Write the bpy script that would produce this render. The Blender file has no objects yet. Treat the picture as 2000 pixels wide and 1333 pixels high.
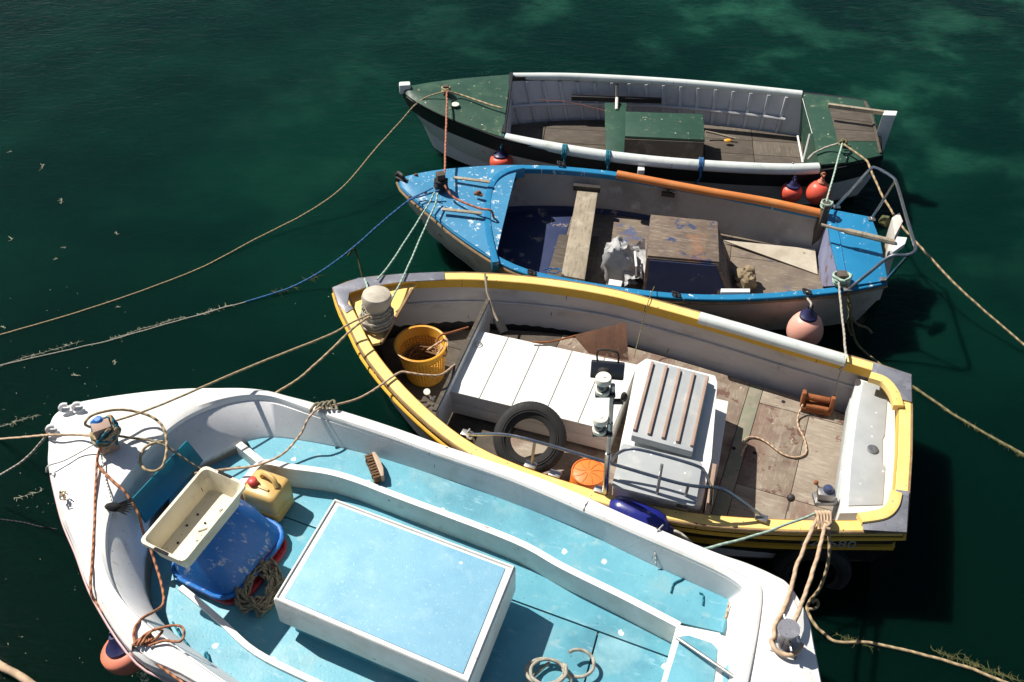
import bpy, bmesh, math, random
from mathutils import Vector, Matrix, noise
random.seed(7)
S = bpy.context.scene
R = math.radians
# ---------------------------------------------------------------- camera, sky, sun
TH, HC, FPX = R(44.0), 6.9, 2000.0
cam = bpy.data.cameras.new('camera'); cam.sensor_width = 36; cam.lens = 36 * FPX / 2000
cam.clip_start = .05; cam.clip_end = 2000
co = bpy.data.objects.new('camera', cam); S.collection.objects.link(co)
co.location = (0, 0, HC); co.rotation_euler = (math.pi / 2 - TH, 0, 0); S.camera = co
SUN = Vector((-.64, .44, 1)).normalized()
w = bpy.data.worlds.new('World'); S.world = w; w.use_nodes = True
nt = w.node_tree; nt.nodes.clear()
sky = nt.nodes.new('ShaderNodeTexSky'); sky.sky_type = 'NISHITA'; sky.sun_disc = False
sky.sun_elevation = math.asin(SUN.z); sky.sun_rotation = math.atan2(SUN.x, SUN.y)
bg = nt.nodes.new('ShaderNodeBackground'); bg.inputs[1].default_value = .05
wo = nt.nodes.new('ShaderNodeOutputWorld')
nt.links.new(sky.outputs[0], bg.inputs[0]); nt.links.new(bg.outputs[0], wo.inputs[0])
sl = bpy.data.lights.new('sun', 'SUN'); sl.energy = 5; sl.angle = R(.5); sl.color = (1, .95, .87)
so = bpy.data.objects.new('sun', sl); S.collection.objects.link(so)
so.rotation_euler = SUN.to_track_quat('Z', 'Y').to_euler(); so.location = (-6, 10, 14)
S.view_settings.view_transform = 'Standard'; S.view_settings.look = 'None'
S.view_settings.gamma = 1; S.view_settings.use_curve_mapping = False; S.view_settings.exposure = .5
S.render.engine = 'CYCLES'; S.cycles.max_bounces = 6

FW = Vector((0, math.cos(TH), -math.sin(TH))); UP = Vector((0, math.sin(TH), math.cos(TH)))
CP = Vector((0, 0, HC))
def at(x, y, z):
    """the place at height z seen at photo point (x, y)"""
    d = FW * FPX + Vector((1, 0, 0)) * (x - 1000) - UP * (y - 666.5)
    return CP + d * ((z - HC) / d.z)
def A(*ps): return [at(*p) for p in ps]

# ---------------------------------------------------------------- materials
MATS = {}
def M(name, col, col2=None, sc=5, lo=.35, hi=.65, rough=.55, layers=(), bump=0, bsc=60, metal=0,
      stretch=(1, 1, 1), spec=.4, weave=None, coat=0):
    m = bpy.data.materials.new(name); m.use_nodes = True; t = m.node_tree; N = t.nodes; L = t.links
    b = N['Principled BSDF']
    b.inputs['Roughness'].default_value = rough; b.inputs['Metallic'].default_value = metal
    b.inputs['Specular IOR Level'].default_value = spec; b.inputs['Coat Weight'].default_value = coat
    tc = N.new('ShaderNodeTexCoord'); mp = N.new('ShaderNodeMapping'); mp.inputs['Scale'].default_value = stretch
    L.new(tc.outputs['Object'], mp.inputs[0])
    def nz(scale, det=6, ro=.6, src=mp.outputs[0]):
        n = N.new('ShaderNodeTexNoise'); n.inputs['Scale'].default_value = scale
        n.inputs['Detail'].default_value = det; n.inputs['Roughness'].default_value = ro
        L.new(src, n.inputs['Vector']); return n.outputs['Fac']
    def rg(v, a, c):
        r = N.new('ShaderNodeMapRange'); r.inputs['From Min'].default_value = a; r.inputs['From Max'].default_value = c
        L.new(v, r.inputs['Value']); return r.outputs[0]
    def mix(f, a, c):
        x = N.new('ShaderNodeMix'); x.data_type = 'RGBA'; L.new(f, x.inputs[0])
        for i, q in ((6, a), (7, c)):
            if isinstance(q, (tuple, list)): x.inputs[i].default_value = (*q, 1)
            else: L.new(q, x.inputs[i])
        return x.outputs[2]
    c2 = col2 or tuple(v * .8 for v in col)
    cur = mix(rg(nz(sc), lo, hi), col, c2)
    hts = []
    for ly in layers:
        k = ly[0]
        if k == 'chip':            # flaked paint, colour, scale, threshold
            f = rg(nz(ly[2], 9, .68), ly[3], ly[3] + .03); hts.append(f)
        elif k == 'stain':         # soft dirt
            f = rg(nz(ly[2], 5, .6), ly[3], ly[3] + .22)
        elif k == 'spot':          # small round spots
            v = N.new('ShaderNodeTexVoronoi'); v.inputs['Scale'].default_value = ly[2]; v.voronoi_dimensions = '2D'; L.new(tc.outputs['Object'], v.inputs['Vector'])
            dn = N.new('ShaderNodeMath'); dn.operation = 'MULTIPLY_ADD'; L.new(nz(ly[2] * 5, 3, .6, tc.outputs['Object']), dn.inputs[0]); dn.inputs[1].default_value = ly[3] * 2.4; L.new(v.outputs['Distance'], dn.inputs[2])
            a = rg(dn.outputs[0], ly[3] * 2.0, ly[3] * 1.6)
            q = N.new('ShaderNodeMath'); q.operation = 'GREATER_THAN'; q.inputs[1].default_value = ly[4] if len(ly) > 4 else .5
            sp = N.new('ShaderNodeSeparateColor'); L.new(v.outputs['Color'], sp.inputs[0]); L.new(sp.outputs[0], q.inputs[0])
            g = N.new('ShaderNodeMath'); g.operation = 'MULTIPLY'; L.new(a, g.inputs[0]); L.new(q.outputs[0], g.inputs[1]); f = g.outputs[0]
        elif k == 'grain':         # long streaks along the local x axis
            mp2 = N.new('ShaderNodeMapping'); mp2.inputs['Scale'].default_value = ly[4]
            L.new(tc.outputs['Object'], mp2.inputs[0])
            f = rg(nz(ly[2], 7, .65, mp2.outputs[0]), ly[3], ly[3] + .12)
        elif k == 'below':         # weed and scum line: height in the boat's own frame
            s = N.new('ShaderNodeSeparateXYZ'); L.new(tc.outputs['Object'], s.inputs[0])
            a = N.new('ShaderNodeMath'); a.operation = 'MULTIPLY_ADD'; L.new(nz(9), a.inputs[0]); a.inputs[1].default_value = .09
            L.new(s.outputs[2], a.inputs[2]); f = rg(a.outputs[0], ly[2] + .05, ly[2])
        cur = mix(f, cur, ly[1])
    L.new(cur, b.inputs['Base Color'])
    if bump or weave or hts:
        bp = N.new('ShaderNodeBump'); bp.inputs['Distance'].default_value = .01
        if weave:
            wv = N.new('ShaderNodeTexWave'); wv.bands_direction = 'DIAGONAL'; wv.inputs['Scale'].default_value = weave
            wv.inputs['Distortion'].default_value = .6
            L.new(tc.outputs['UV'], wv.inputs['Vector']); L.new(wv.outputs['Fac'], bp.inputs['Height']); bp.inputs['Strength'].default_value = .8
            dk = mix(rg(wv.outputs['Fac'], .5, .05), cur, tuple(v * .7 for v in col)); L.new(dk, b.inputs['Base Color'])
        else:
            h = nz(bsc, 4, .6)
            if hts:
                q = N.new('ShaderNodeMath'); q.operation = 'MULTIPLY_ADD'; L.new(hts[0], q.inputs[0]); q.inputs[1].default_value = -.5; L.new(h, q.inputs[2]); h = q.outputs[0]
            L.new(h, bp.inputs['Height']); bp.inputs['Strength'].default_value = max(bump, .12)
        L.new(bp.outputs[0], b.inputs['Normal'])
    r = N.new('ShaderNodeMapRange'); r.inputs['To Min'].default_value = max(0, rough - .12); r.inputs['To Max'].default_value = min(1, rough + .15)
    L.new(nz(14), r.inputs['Value']); L.new(r.outputs[0], b.inputs['Roughness'])
    MATS[name] = m; return m

GRIME = (.16, .13, .10)
M('white_gel', (.77, .76, .73), (.71, .70, .67), 2.5, rough=.34, layers=[('stain', (.60, .54, .45), 3.1, .56), ('grain', (.55, .52, .47), 6, .69, (2, 3, 2)), ('stain', (.46, .33, .2), 7, .68), ('chip', (.5, .46, .4), 26, .68), ('spot', (.35, .28, .2), 11, .05, .6), ('spot', (.2, .18, .15), 19, .06, .75)], bump=.04)
M('white_inner', (.70, .70, .70), (.60, .60, .59), 3, rough=.45, layers=[('stain', (.45, .42, .38), 2.3, .56), ('spot', (.12, .11, .1), 14, .05, .7), ('grain', (.50, .46, .40), 5, .62, (3, 3, .5)), ('below', (.15, .13, .10), .650)], bump=.05)
M('white_edge', (.78, .76, .72), (.66, .63, .57), 6, rough=.5, layers=[('stain', (.42, .35, .27), 7, .6), ('chip', (.3, .26, .2), 16, .66), ('below', (.13, .11, .085), .455)], bump=.05)
M('deck_blue', (.10, .325, .41), (.13, .375, .455), 3.5, rough=.5, layers=[('stain', (.075, .24, .31), 1.3, .50), ('stain', (.20, .37, .40), 3.3, .55), ('grain', (.22, .42, .50), 7, .58, (1, 3, 1)), ('chip', (.07, .22, .28), 18, .69), ('stain', (.22, .42, .48), 2.2, .56), ('stain', (.36, .48, .46), 6, .62), ('spot', (.78, .8, .76), 3.2, .09, .72), ('spot', (.05, .09, .1), 9, .045, .6), ('chip', (.55, .66, .68), 9, .70)], bump=.22, bsc=45)
M('lid_blue', (.175, .385, .52), (.21, .43, .565), 4, rough=.6, layers=[('stain', (.14, .34, .46), 2.2, .50), ('stain', (.26, .47, .58), 7, .52), ('chip', (.14, .32, .42), 34, .64), ('chip', (.32, .53, .63), 42, .60), ('grain', (.25, .46, .56), 8, .60, (1, 5, 1)), ('spot', (.8, .82, .8), 2.5, .05, .7)], bump=.28, bsc=110, spec=.5)
M('yellow_paint', (.72, .43, .045), (.66, .38, .05), 4, rough=.5, layers=[('stain', (.5, .33, .1), 5, .6), ('chip', (.30, .22, .14), 13, .66), ('spot', (.12, .08, .05), 12, .06, .55)], bump=.06)
M('yellow_top', (.84, .61, .22), (.78, .53, .15), 5, rough=.5, layers=[('stain', (.6, .43, .2), 6, .6), ('chip', (.38, .24, .14), 12, .67), ('spot', (.15, .1, .06), 10, .07, .55)], bump=.06)
M('bare_edge', (.20, .12, .06), (.30, .2, .1), 12, rough=.8, bump=.2)
M('lead_plate', (.33, .33, .36), (.22, .22, .25), 7, rough=.42, metal=.55, layers=[('stain', (.5, .5, .52), 8, .55), ('spot', (.08, .07, .07), 22, .12, .6)], bump=.12)
M('cream_wall', (.66, .62, .59), (.58, .54, .51), 2.6, rough=.6, stretch=(1, 1, 2.5), layers=[('stain', (.42, .36, .31), 2.4, .57), ('spot', (.2, .16, .13), 7, .05, .6), ('stain', (.3, .27, .24), 9, .7)], bump=.05)
M('white_board', (.71, .70, .66), (.65, .64, .60), 3, rough=.5, layers=[('grain', (.56, .53, .47), 6, .60, (1, 7, 1)), ('spot', (.3, .28, .25), 13, .05, .6), ('stain', (.66, .6, .52), 5, .66), ('chip', (.5, .45, .38), 22, .73)], bump=.04)
M('grey_paint', (.32, .34, .345), (.37, .385, .385), 5, rough=.6, layers=[('stain', (.52, .5, .45), 4, .58), ('spot', (.8, .8, .78), 7, .08, .7)], bump=.1, bsc=120)
M('brown_wood', (.30, .20, .15), (.38, .27, .21), 7, rough=.75, bump=.1, stretch=(.4, 1, 1))
M('ply_floor', (.25, .20, .15), (.175, .135, .10), 5, rough=.85, layers=[('grain', (.30, .25, .195), 5, .52, (6, 1.2, 1)), ('stain', (.15, .082, .064), 2.4, .47), ('chip', (.13, .07, .054), 7, .57), ('chip', (.42, .37, .30), 12, .63), ('stain', (.42, .37, .30), 4, .58), ('grain', (.085, .065, .05), 7, .61, (9, 1.5, 1)), ('stain', (.10, .08, .06), 4, .62)], bump=.2)
M('ply_green', (.185, .20, .14), (.21, .19, .14), 6, rough=.85, layers=[('stain', (.30, .25, .19), 5, .5), ('chip', (.17, .13, .1), 9, .6)], bump=.15)
M('old_blue', (.04, .195, .35), (.05, .23, .40), 3, rough=.5, layers=[('stain', (.06, .26, .42), 4, .55), ('chip', (.52, .58, .60), 7, .60), ('chip', (.58, .62, .62), 19, .605), ('spot', (.25, .16, .1), 9, .05, .7)], bump=.1)
M('fresh_blue', (.012, .165, .33), (.016, .19, .37), 3, rough=.42, layers=[('chip', (.55, .66, .72), 14, .625), ('stain', (.03, .16, .33), 4, .6), ('spot', (.7, .72, .7), 9, .05, .7)], bump=.08)
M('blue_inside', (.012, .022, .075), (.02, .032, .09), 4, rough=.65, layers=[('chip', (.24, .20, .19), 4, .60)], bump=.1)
M('dirty_wall', (.42, .39, .35), (.34, .31, .28), 2.4, rough=.7, stretch=(1, 1, 1), layers=[('stain', (.24, .21, .18), 2.2, .52), ('stain', (.52, .50, .45), 5, .56), ('chip', (.16, .13, .1), 6, .68)], bump=.1)
M('hull_beige', (.56, .53, .48), (.46, .42, .37), 3, rough=.5, layers=[('stain', (.30, .25, .2), 3, .55), ('chip', (.18, .15, .12), 7, .62), ('below', (.05, .06, .03), .0)], bump=.08)
M('grey_plank', (.35, .295, .215), (.25, .21, .15), 6, rough=.85, layers=[('grain', (.20, .165, .12), 7, .52, (7, 1, 1)), ('stain', (.44, .39, .31), 7, .56)], bump=.3)
M('box_wood', (.17, .125, .09), (.11, .08, .06), 6, rough=.8, layers=[('grain', (.26, .215, .17), 6, .54, (1, 9, 3)), ('chip', (.035, .05, .11), 4.5, .575), ('stain', (.30, .13, .06), 2.6, .53), ('grain', (.05, .036, .028), 8, .57, (1, 10, 4))], bump=.3)
M('floor_blue_ply', (.185, .148, .108), (.13, .10, .08), 5, rough=.8, layers=[('chip', (.075, .09, .17), 4, .58), ('grain', (.27, .23, .175), 6, .55, (1.2, 7, 1)), ('spot', (.05, .05, .05), 8, .06, .6)], bump=.15)
M('orange_pipe', (.56, .19, .045), (.48, .15, .04), 3, rough=.42, layers=[('stain', (.6, .3, .12), 4, .58)], bump=.03)
M('white_pipe', (.66, .69, .66), (.56, .60, .57), 4, rough=.35, layers=[('stain', (.36, .42, .32), 5, .56), ('spot', (.1, .1, .1), 13, .06, .6)], bump=.04)
M('deck_green', (.017, .055, .034), (.024, .068, .043), 4, rough=.5, layers=[('stain', (.055, .115, .065), 3, .54), ('chip', (.17, .17, .11), 12, .62), ('spot', (.5, .5, .4), 6, .06, .72), ('chip', (.10, .11, .07), 20, .62)], bump=.12)
M('lilac_white', (.60, .60, .615), (.54, .54, .555), 4, rough=.6, layers=[('stain', (.40, .38, .38), 4, .6)], bump=.05)
M('old_board', (.062, .05, .038), (.09, .073, .056), 6, rough=.85, layers=[('grain', (.115, .095, .075), 6, .52, (1, 8, 1)), ('stain', (.065, .052, .04), 3, .55)], bump=.25)
M('black_strake', (.012, .012, .014), (.02, .02, .02), 4, rough=.45, layers=[('chip', (.13, .12, .11), 14, .72)], bump=.05)
M('hull_white', (.58, .57, .57), (.52, .50, .5), 3, rough=.5, layers=[('chip', (.30, .28, .27), 7, .63), ('stain', (.40, .36, .33), 3, .58), ('below', (.03, .035, .02), .0)], bump=.06)
M('black_hull', (.012, .012, .013), (.03, .026, .02), 5, rough=.5, layers=[('stain', (.06, .05, .035), 4, .58)], bump=.1)
M('pink_hull', (.58, .36, .36), None, 3, rough=.4)
M('dark_iron', (.035, .032, .03), (.06, .05, .045), 8, rough=.6, bump=.15, metal=.3)
M('rust', (.28, .10, .035), (.20, .06, .02), 9, rough=.9, layers=[('stain', (.40, .17, .06), 12, .55)], bump=.3)
M('rust_board', (.15, .07, .038), (.085, .042, .026), 6, rough=.85, layers=[('chip', (.22, .15, .10), 7, .6), ('grain', (.08, .045, .03), 6, .58, (6, 1, 1))], bump=.25)
M('steel', (.45, .45, .44), (.38, .38, .38), 9, rough=.22, metal=1)
M('dull_steel', (.40, .40, .40), (.30, .28, .26), 9, rough=.4, metal=.9, layers=[('stain', (.30, .2, .12), 12, .62)], bump=.05)
M('black_rubber', (.013, .0125, .012), (.024, .023, .022), 6, rough=.75, layers=[('stain', (.075, .07, .062), 5, .58)], bump=.12, bsc=130)
M('cream_post', (.50, .45, .37), (.42, .37, .29), 6, rough=.6, layers=[('stain', (.30, .25, .19), 7, .56)], bump=.1)
M('basket_yellow', (.72, .36, .03), (.62, .29, .03), 5, rough=.45, layers=[('stain', (.4, .19, .04), 5, .58)])
M('net_brown', (.13, .065, .025), (.20, .11, .045), 20, rough=.9, bump=.4)
M('lamp_white', (.76, .72, .62), (.7, .65, .53), 8, rough=.4)
M('lamp_lens', (.03, .03, .035), None, 8, rough=.08, spec=.8)
M('orange_plastic', (.80, .20, .035), (.72, .17, .03), 6, rough=.45, layers=[('stain', (.85, .32, .12), 8, .58)], bump=.03)
M('crate_cream', (.70, .64, .48), (.62, .56, .42), 5, rough=.45, layers=[('stain', (.42, .36, .25), 5, .57), ('spot', (.1, .08, .06), 12, .06, .6), ('chip', (.35, .3, .22), 12, .68)], bump=.06)
M('tub_blue', (.016, .135, .42), (.02, .16, .48), 3, rough=.38, layers=[('stain', (.03, .055, .13), 5, .6), ('grain', (.48, .50, .56), 5, .575, (2.2, 5, 1.5)), ('chip', (.40, .43, .5), 7, .61), ('grain', (.10, .24, .5), 9, .60, (1, 6, 2))], bump=.08)
M('tub_red', (.46, .035, .04), (.38, .03, .035), 4, rough=.4, layers=[('stain', (.25, .05, .05), 6, .6)], bump=.04)
M('can_tan', (.60, .40, .14), (.54, .33, .10), 5, rough=.4, layers=[('stain', (.40, .25, .1), 5, .6), ('spot', (.3, .2, .1), 16, .06, .7)], bump=.04)
M('cap_red', (.62, .07, .06), None, 8, rough=.4)
M('teal_board', (.005, .135, .185), (.008, .165, .22), 4, rough=.5, layers=[('chip', (.1, .3, .33), 12, .7)], bump=.12)
M('brush_wood', (.50, .38, .28), (.40, .3, .21), 8, rough=.7, bump=.1)
M('bristle', (.15, .085, .04), (.22, .13, .07), 30, rough=.9, bump=.6, bsc=200)
M('fender_navy', (.012, .016, .16), (.014, .02, .2), 4, rough=.25, spec=.6)
M('cap_navy', (.018, .018, .07), (.03, .03, .09), 6, rough=.4)
M('buoy_pink', (.74, .37, .29), (.68, .33, .26), 4, rough=.45, layers=[('stain', (.62, .42, .34), 5, .6)], bump=.03)
M('buoy_red', (.74, .11, .06), (.66, .09, .055), 4, rough=.4, layers=[('stain', (.6, .2, .13), 5, .6)], bump=.03)
M('buoy_coral', (.66, .22, .13), (.6, .19, .12), 4, rough=.42, layers=[('stain', (.5, .26, .18), 5, .6)], bump=.03)
M('sack_white', (.44, .435, .42), (.28, .28, .28), 6, rough=.55, layers=[('chip', (.05, .045, .045), 3.4, .555), ('chip', (.42, .07, .05), 6, .70), ('chip', (.04, .2, .1), 4, .70)], bump=.2, bsc=25)  # near-black patches paint in shaded folds and the open mouth; red and green print
M('sunlit_cream', (.50, .45, .36), (.38, .33, .25), 5, rough=.7, layers=[('stain', (.34, .28, .2), 4, .55), ('chip', (.3, .24, .17), 9, .64)], bump=.1)
M('ply_pale', (.30, .25, .195), (.22, .178, .135), 5, rough=.85, layers=[('grain', (.34, .295, .235), 5, .52, (1.2, 7, 1)), ('stain', (.15, .085, .066), 2.6, .50), ('chip', (.17, .10, .08), 8, .62), ('grain', (.085, .065, .05), 7, .63, (1.5, 9, 1))], bump=.2)
M('old_board_pale', (.085, .07, .054), (.12, .10, .078), 6, rough=.85, layers=[('grain', (.15, .125, .10), 6, .52, (8, 1, 1)), ('stain', (.045, .035, .028), 3, .53)], bump=.25)
M('stone', (.30, .23, .14), (.20, .15, .09), 12, rough=.95, layers=[('spot', (.04, .03, .02), 16, .3, .4)], bump=.6, bsc=30)
M('rag_black', (.012, .012, .012), None, 9, rough=.9, bump=.3)
M('bait_box_blue', (.03, .05, .18), (.07, .075, .09), 9, rough=.35)
M('panel_lilac', (.23, .245, .36), (.17, .185, .29), 5, rough=.6, layers=[('chip', (.16, .085, .05), 5, .56)], bump=.1)
for n, c, wv in (('tan', (.45, .335, .19), 1.4), ('orange', (.45, .19, .095), 1.4), ('mint', (.40, .54, .44), 1.4), ('blue', (.035, .14, .33), 1.4),
                 ('grey', (.42, .39, .32), 1.4), ('weedy', (.20, .17, .08), 1.4), ('olive', (.25, .215, .14), 1.4), ('red', (.42, .16, .10), 1.4),
                 ('straw', (.58, .41, .27), 1.4), ('white', (.66, .65, .6), 1.4), ('lettering', (.6, .6, .58), 1.4), ('dark', (.03, .03, .035), 1.4), ('teal', (.02, .19, .26), 1.4)):
    M('rope_' + n, c, tuple(v * .75 for v in c), 30, rough=.85, weave=wv)
M('weed', (.11, .10, .035), (.045, .06, .016), 15, rough=.7, bump=.3)
M('weed_pale', (.42, .41, .31), (.30, .3, .2), 15, rough=.6, bump=.3)

# ---------------------------------------------------------------- mesh helpers
class MB:
    def __init__(s): s.v = []; s.f = []; s.uv = {}
    def add(s, vs, fs, uvs=None):
        o = len(s.v); s.v += [Vector(p) for p in vs]
        for k, f in enumerate(fs):
            if uvs: s.uv[len(s.f)] = uvs[k]
            s.f.append(tuple(i + o for i in f))
        return s
    def loft(s, loops, closed=True, caps=False):
        n = len(loops[0]); fs = []
        for a in range(len(loops) - 1):
            for i in range(n if closed else n - 1):
                j = (i + 1) % n; fs.append((a * n + i, a * n + j, (a + 1) * n + j, (a + 1) * n + i))
        if caps:
            fs.append(tuple(range(n))[::-1]); fs.append(tuple((len(loops) - 1) * n + i for i in range(n)))
        return s.add([p for l in loops for p in l], fs)
    def prism(s, poly, dz):
        """polygon poly (top), extruded along vector dz"""
        dz = Vector(dz) if not isinstance(dz, (int, float)) else Vector((0, 0, -dz))
        return s.loft([poly, [Vector(p) + dz for p in poly]], True, True)
    def box(s, c, size, rot=None):
        x, y, z = (d / 2 for d in size); q = []
        for p in ((-x, -y, z), (x, -y, z), (x, y, z), (-x, y, z), (-x, -y, -z), (x, -y, -z), (x, y, -z), (-x, y, -z)):
            p = Vector(p); q.append((rot @ p if rot else p) + Vector(c))
        return s.loft([q[:4], q[4:]], True, True)
    def bar(s, a, b, w, h, up=(0, 0, 1)):
        a, b = Vector(a), Vector(b); d = (b - a).normalized(); u = Vector(up); r = d.cross(u).normalized(); u = r.cross(d)
        q = lambda p: [p + r * w / 2 + u * h / 2, p - r * w / 2 + u * h / 2, p - r * w / 2 - u * h / 2, p + r * w / 2 - u * h / 2]
        return s.loft([q(a), q(b)], True, True)
    def tube(s, pts, r, n=8, cap=True, closed=False):
        pts = [Vector(p) for p in pts]; m = len(pts); rings = []; ln = 0; L = []
        ref = None
        for i, p in enumerate(pts):
            if closed: d = pts[(i + 1) % m] - pts[i - 1]
            else: d = pts[min(i + 1, m - 1)] - pts[max(i - 1, 0)]
            d = d.normalized() if d.length > 1e-9 else Vector((1, 0, 0))
            if ref is None: ref = Vector((0, 0, 1)) if abs(d.z) < .9 else Vector((1, 0, 0))
            x = d.cross(ref).normalized(); y = x.cross(d).normalized(); ref = y
            rr = r[i] if isinstance(r, (list, tuple)) else r
            rings.append([p + (x * math.cos(2 * math.pi * k / n) + y * math.sin(2 * math.pi * k / n)) * rr for k in range(n)])
            if i: ln += (pts[i] - pts[i - 1]).length
            L.append(ln)
        o = []; fs = []; uv = []
        r0 = r[0] if isinstance(r, (list, tuple)) else r
        for a in range(m if closed else m - 1):
            b = (a + 1) % m
            for i in range(n):
                j = (i + 1) % n; fs.append((a * n + i, b * n + i, b * n + j, a * n + j))
                la, lb = L[a] / (r0 * 14), (L[b] if b else L[a]) / (r0 * 14)
                uv.append([(la, i / n * .2244), (lb, i / n * .2244), (lb, (i + 1) / n * .2244), (la, (i + 1) / n * .2244)])
        if cap and not closed:
            fs.append(tuple(range(n))); uv.append([(0, 0)] * n)
            fs.append(tuple((m - 1) * n + i for i in range(n))[::-1]); uv.append([(0, 0)] * n)
        return s.add([p for q in rings for p in q], fs, uv)
    def lathe(s, prof, base, axis=(0, 0, 1), n=24):
        ax = Vector(axis).normalized(); q = Vector((0, 0, 1)).rotation_difference(ax)
        lo = [[Vector(base) + q @ Vector((r * math.cos(2 * math.pi * k / n), r * math.sin(2 * math.pi * k / n), z)) for k in range(n)] for r, z in prof]
        return s.loft(lo, True, True)
    def ell(s, c, rad, n=10, m=7, jit=0, rot=None):
        lo = []
        for a in range(1, m):
            t = math.pi * a / m; row = []
            for k in range(n):
                f = 2 * math.pi * k / n; p = Vector((math.sin(t) * math.cos(f) * rad[0], math.sin(t) * math.sin(f) * rad[1], math.cos(t) * rad[2]))
                if jit: p *= 1 + jit * (noise.noise(p * 9 + Vector(c)) + .5 * noise.noise(p * 25))
                row.append((rot @ p if rot else p) + Vector(c))
            lo.append(row)
        return s.loft(lo, True, True)

def build(name, mb, mat, parent=None, loc=None, smooth=40, bevel=0, sub=0, rot=None):
    """one mesh object; vertices come in world space and are kept relative to the root's frame"""
    me = bpy.data.meshes.new(name)
    if parent is not None:
        root = parent
        while root.parent: root = root.parent
        mw = Matrix.LocRotScale(root.location, root.rotation_euler, None).inverted()
    else:
        loc = Vector(loc) if loc is not None else Vector((sum(p.x for p in mb.v) / len(mb.v), sum(p.y for p in mb.v) / len(mb.v), min(p.z for p in mb.v)))
        mw = Matrix.Translation(-loc)
    me.from_pydata([mw @ p for p in mb.v], [], mb.f)
    if mb.uv:
        ul = me.uv_layers.new(name='UVMap'); k = 0
        for pi, f in enumerate(mb.f):
            u = mb.uv.get(pi)
            for i in range(len(f)): ul.data[k].uv = u[i] if u else (0, 0); k += 1
    if bevel or sub:
        bm = bmesh.new(); bm.from_mesh(me)
        if bevel: 
            ed = [e for e in bm.edges if len(e.link_faces) == 2 and e.calc_face_angle() > .5]
            bmesh.ops.bevel(bm, geom=ed, offset=bevel, segments=2, affect='EDGES', profile=.6, clamp_overlap=True)
        bmesh.ops.recalc_face_normals(bm, faces=bm.faces); bm.to_mesh(me); bm.free()
    else:
        bm = bmesh.new(); bm.from_mesh(me); bmesh.ops.recalc_face_normals(bm, faces=bm.faces); bm.to_mesh(me); bm.free()
    if smooth:
        me.polygons.foreach_set('use_smooth', [True] * len(me.polygons)); me.set_sharp_from_angle(angle=R(smooth))
    me.materials.append(MATS[mat]); me.update()
    o = bpy.data.objects.new(name, me); S.collection.objects.link(o)
    if parent is not None: o.parent = parent
    else: o.location = loc
    return o
def tag(o, label=None, cat=None, group=None, kind=None):
    for k, v in (('label', label), ('category', cat), ('group', group), ('kind', kind)):
        if v: o[k] = v
    return o
def thing(name, loc, label, cat, group=None, rz=0):
    o = bpy.data.objects.new(name, None); S.collection.objects.link(o); o.empty_display_size = .1
    o.location = loc; o.rotation_euler = (0, 0, rz); return tag(o, label, cat, group)
def copy_thing(r, loc, label, rz=0):
    c = r.copy(); S.collection.objects.link(c); c.location = loc; c.rotation_euler = (0, 0, rz); c['label'] = label
    for ch in r.children:
        d = ch.copy(); S.collection.objects.link(d); d.parent = c
        for g in ch.children:
            e = g.copy(); S.collection.objects.link(e); e.parent = d
    return c
def spline(pts, k=8):
    pts = [Vector(p) for p in pts]; out = []
    for i in range(len(pts) - 1):
        p0, p1, p2, p3 = pts[max(i - 1, 0)], pts[i], pts[i + 1], pts[min(i + 2, len(pts) - 1)]
        for j in range(k):
            t = j / k
            out.append(.5 * (2 * p1 + (p2 - p0) * t + (2 * p0 - 5 * p1 + 4 * p2 - p3) * t * t + (3 * p1 - p0 - 3 * p2 + p3) * t ** 3))
    return out + [pts[-1]]
def resample(pts, n):
    d = [0]
    for a, b in zip(pts, pts[1:]): d.append(d[-1] + (b - a).length)
    out = []; k = 0
    for i in range(n):
        t = d[-1] * i / (n - 1)
        while k < len(d) - 2 and d[k + 1] < t: k += 1
        f = (t - d[k]) / max(d[k + 1] - d[k], 1e-9); out.append(pts[k].lerp(pts[k + 1], min(max(f, 0), 1)))
    return out
def offset(loop, d, dz=0):
    n = len(loop); out = []
    for i, p in enumerate(loop):
        a, b = (p - loop[i - 1]), (loop[(i + 1) % n] - p); a.z = b.z = 0
        if a.length < 1e-6: a = b
        if b.length < 1e-6: b = a
        n1 = Vector((a.y, -a.x, 0)).normalized(); n2 = Vector((b.y, -b.x, 0)).normalized()
        m = n1 + n2; m = m.normalized() if m.length > 1e-3 else n1
        out.append(p + m * (d / max(m.dot(n1), .45)) + Vector((0, 0, dz)))
    return out
def relax(l, k):
    for _ in range(k): l = [(l[j - 1] + l[j] * 2 + l[(j + 1) % len(l)]) / 4 for j in range(len(l))]
    return l
class Hull:
    """closed sheer line bow > far side > stern > near side, with a boat axis"""
    def __init__(s, far, near, stern, n=36, k=6):
        F = resample(spline(far, 10), n); Nn = resample(spline(near, 10), n)
        s.n = n; s.ns = len(stern)
        s.loop = F + [Vector(p) for p in stern] + Nn[::-1][:-1]
        s.B = F[0].copy(); s.E = (F[-1] + Nn[-1]) / 2; ax = s.E - s.B; ax.z = 0; s.L = ax.length; s.ax = ax.normalized()
        s.lat = Vector((-s.ax.y, s.ax.x, 0)); s.ang = math.atan2(s.ax.y, s.ax.x)
    def uv(s, p): q = p - s.B; return q.dot(s.ax), q.dot(s.lat)
    def P(s, u, v, z): q = s.B + s.ax * u + s.lat * v; return Vector((q.x, q.y, z))
    def scaled(s, loop, sv, b, e, z):
        out = []
        for p in loop:
            u, v = s.uv(p); t = min(max(u / s.L, 0), 1)
            uu = u + b * (1 - t) ** 1.6 - e * t ** 3
            out.append(s.P(uu, v * sv, z(p) if callable(z) else z))
        return out
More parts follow.
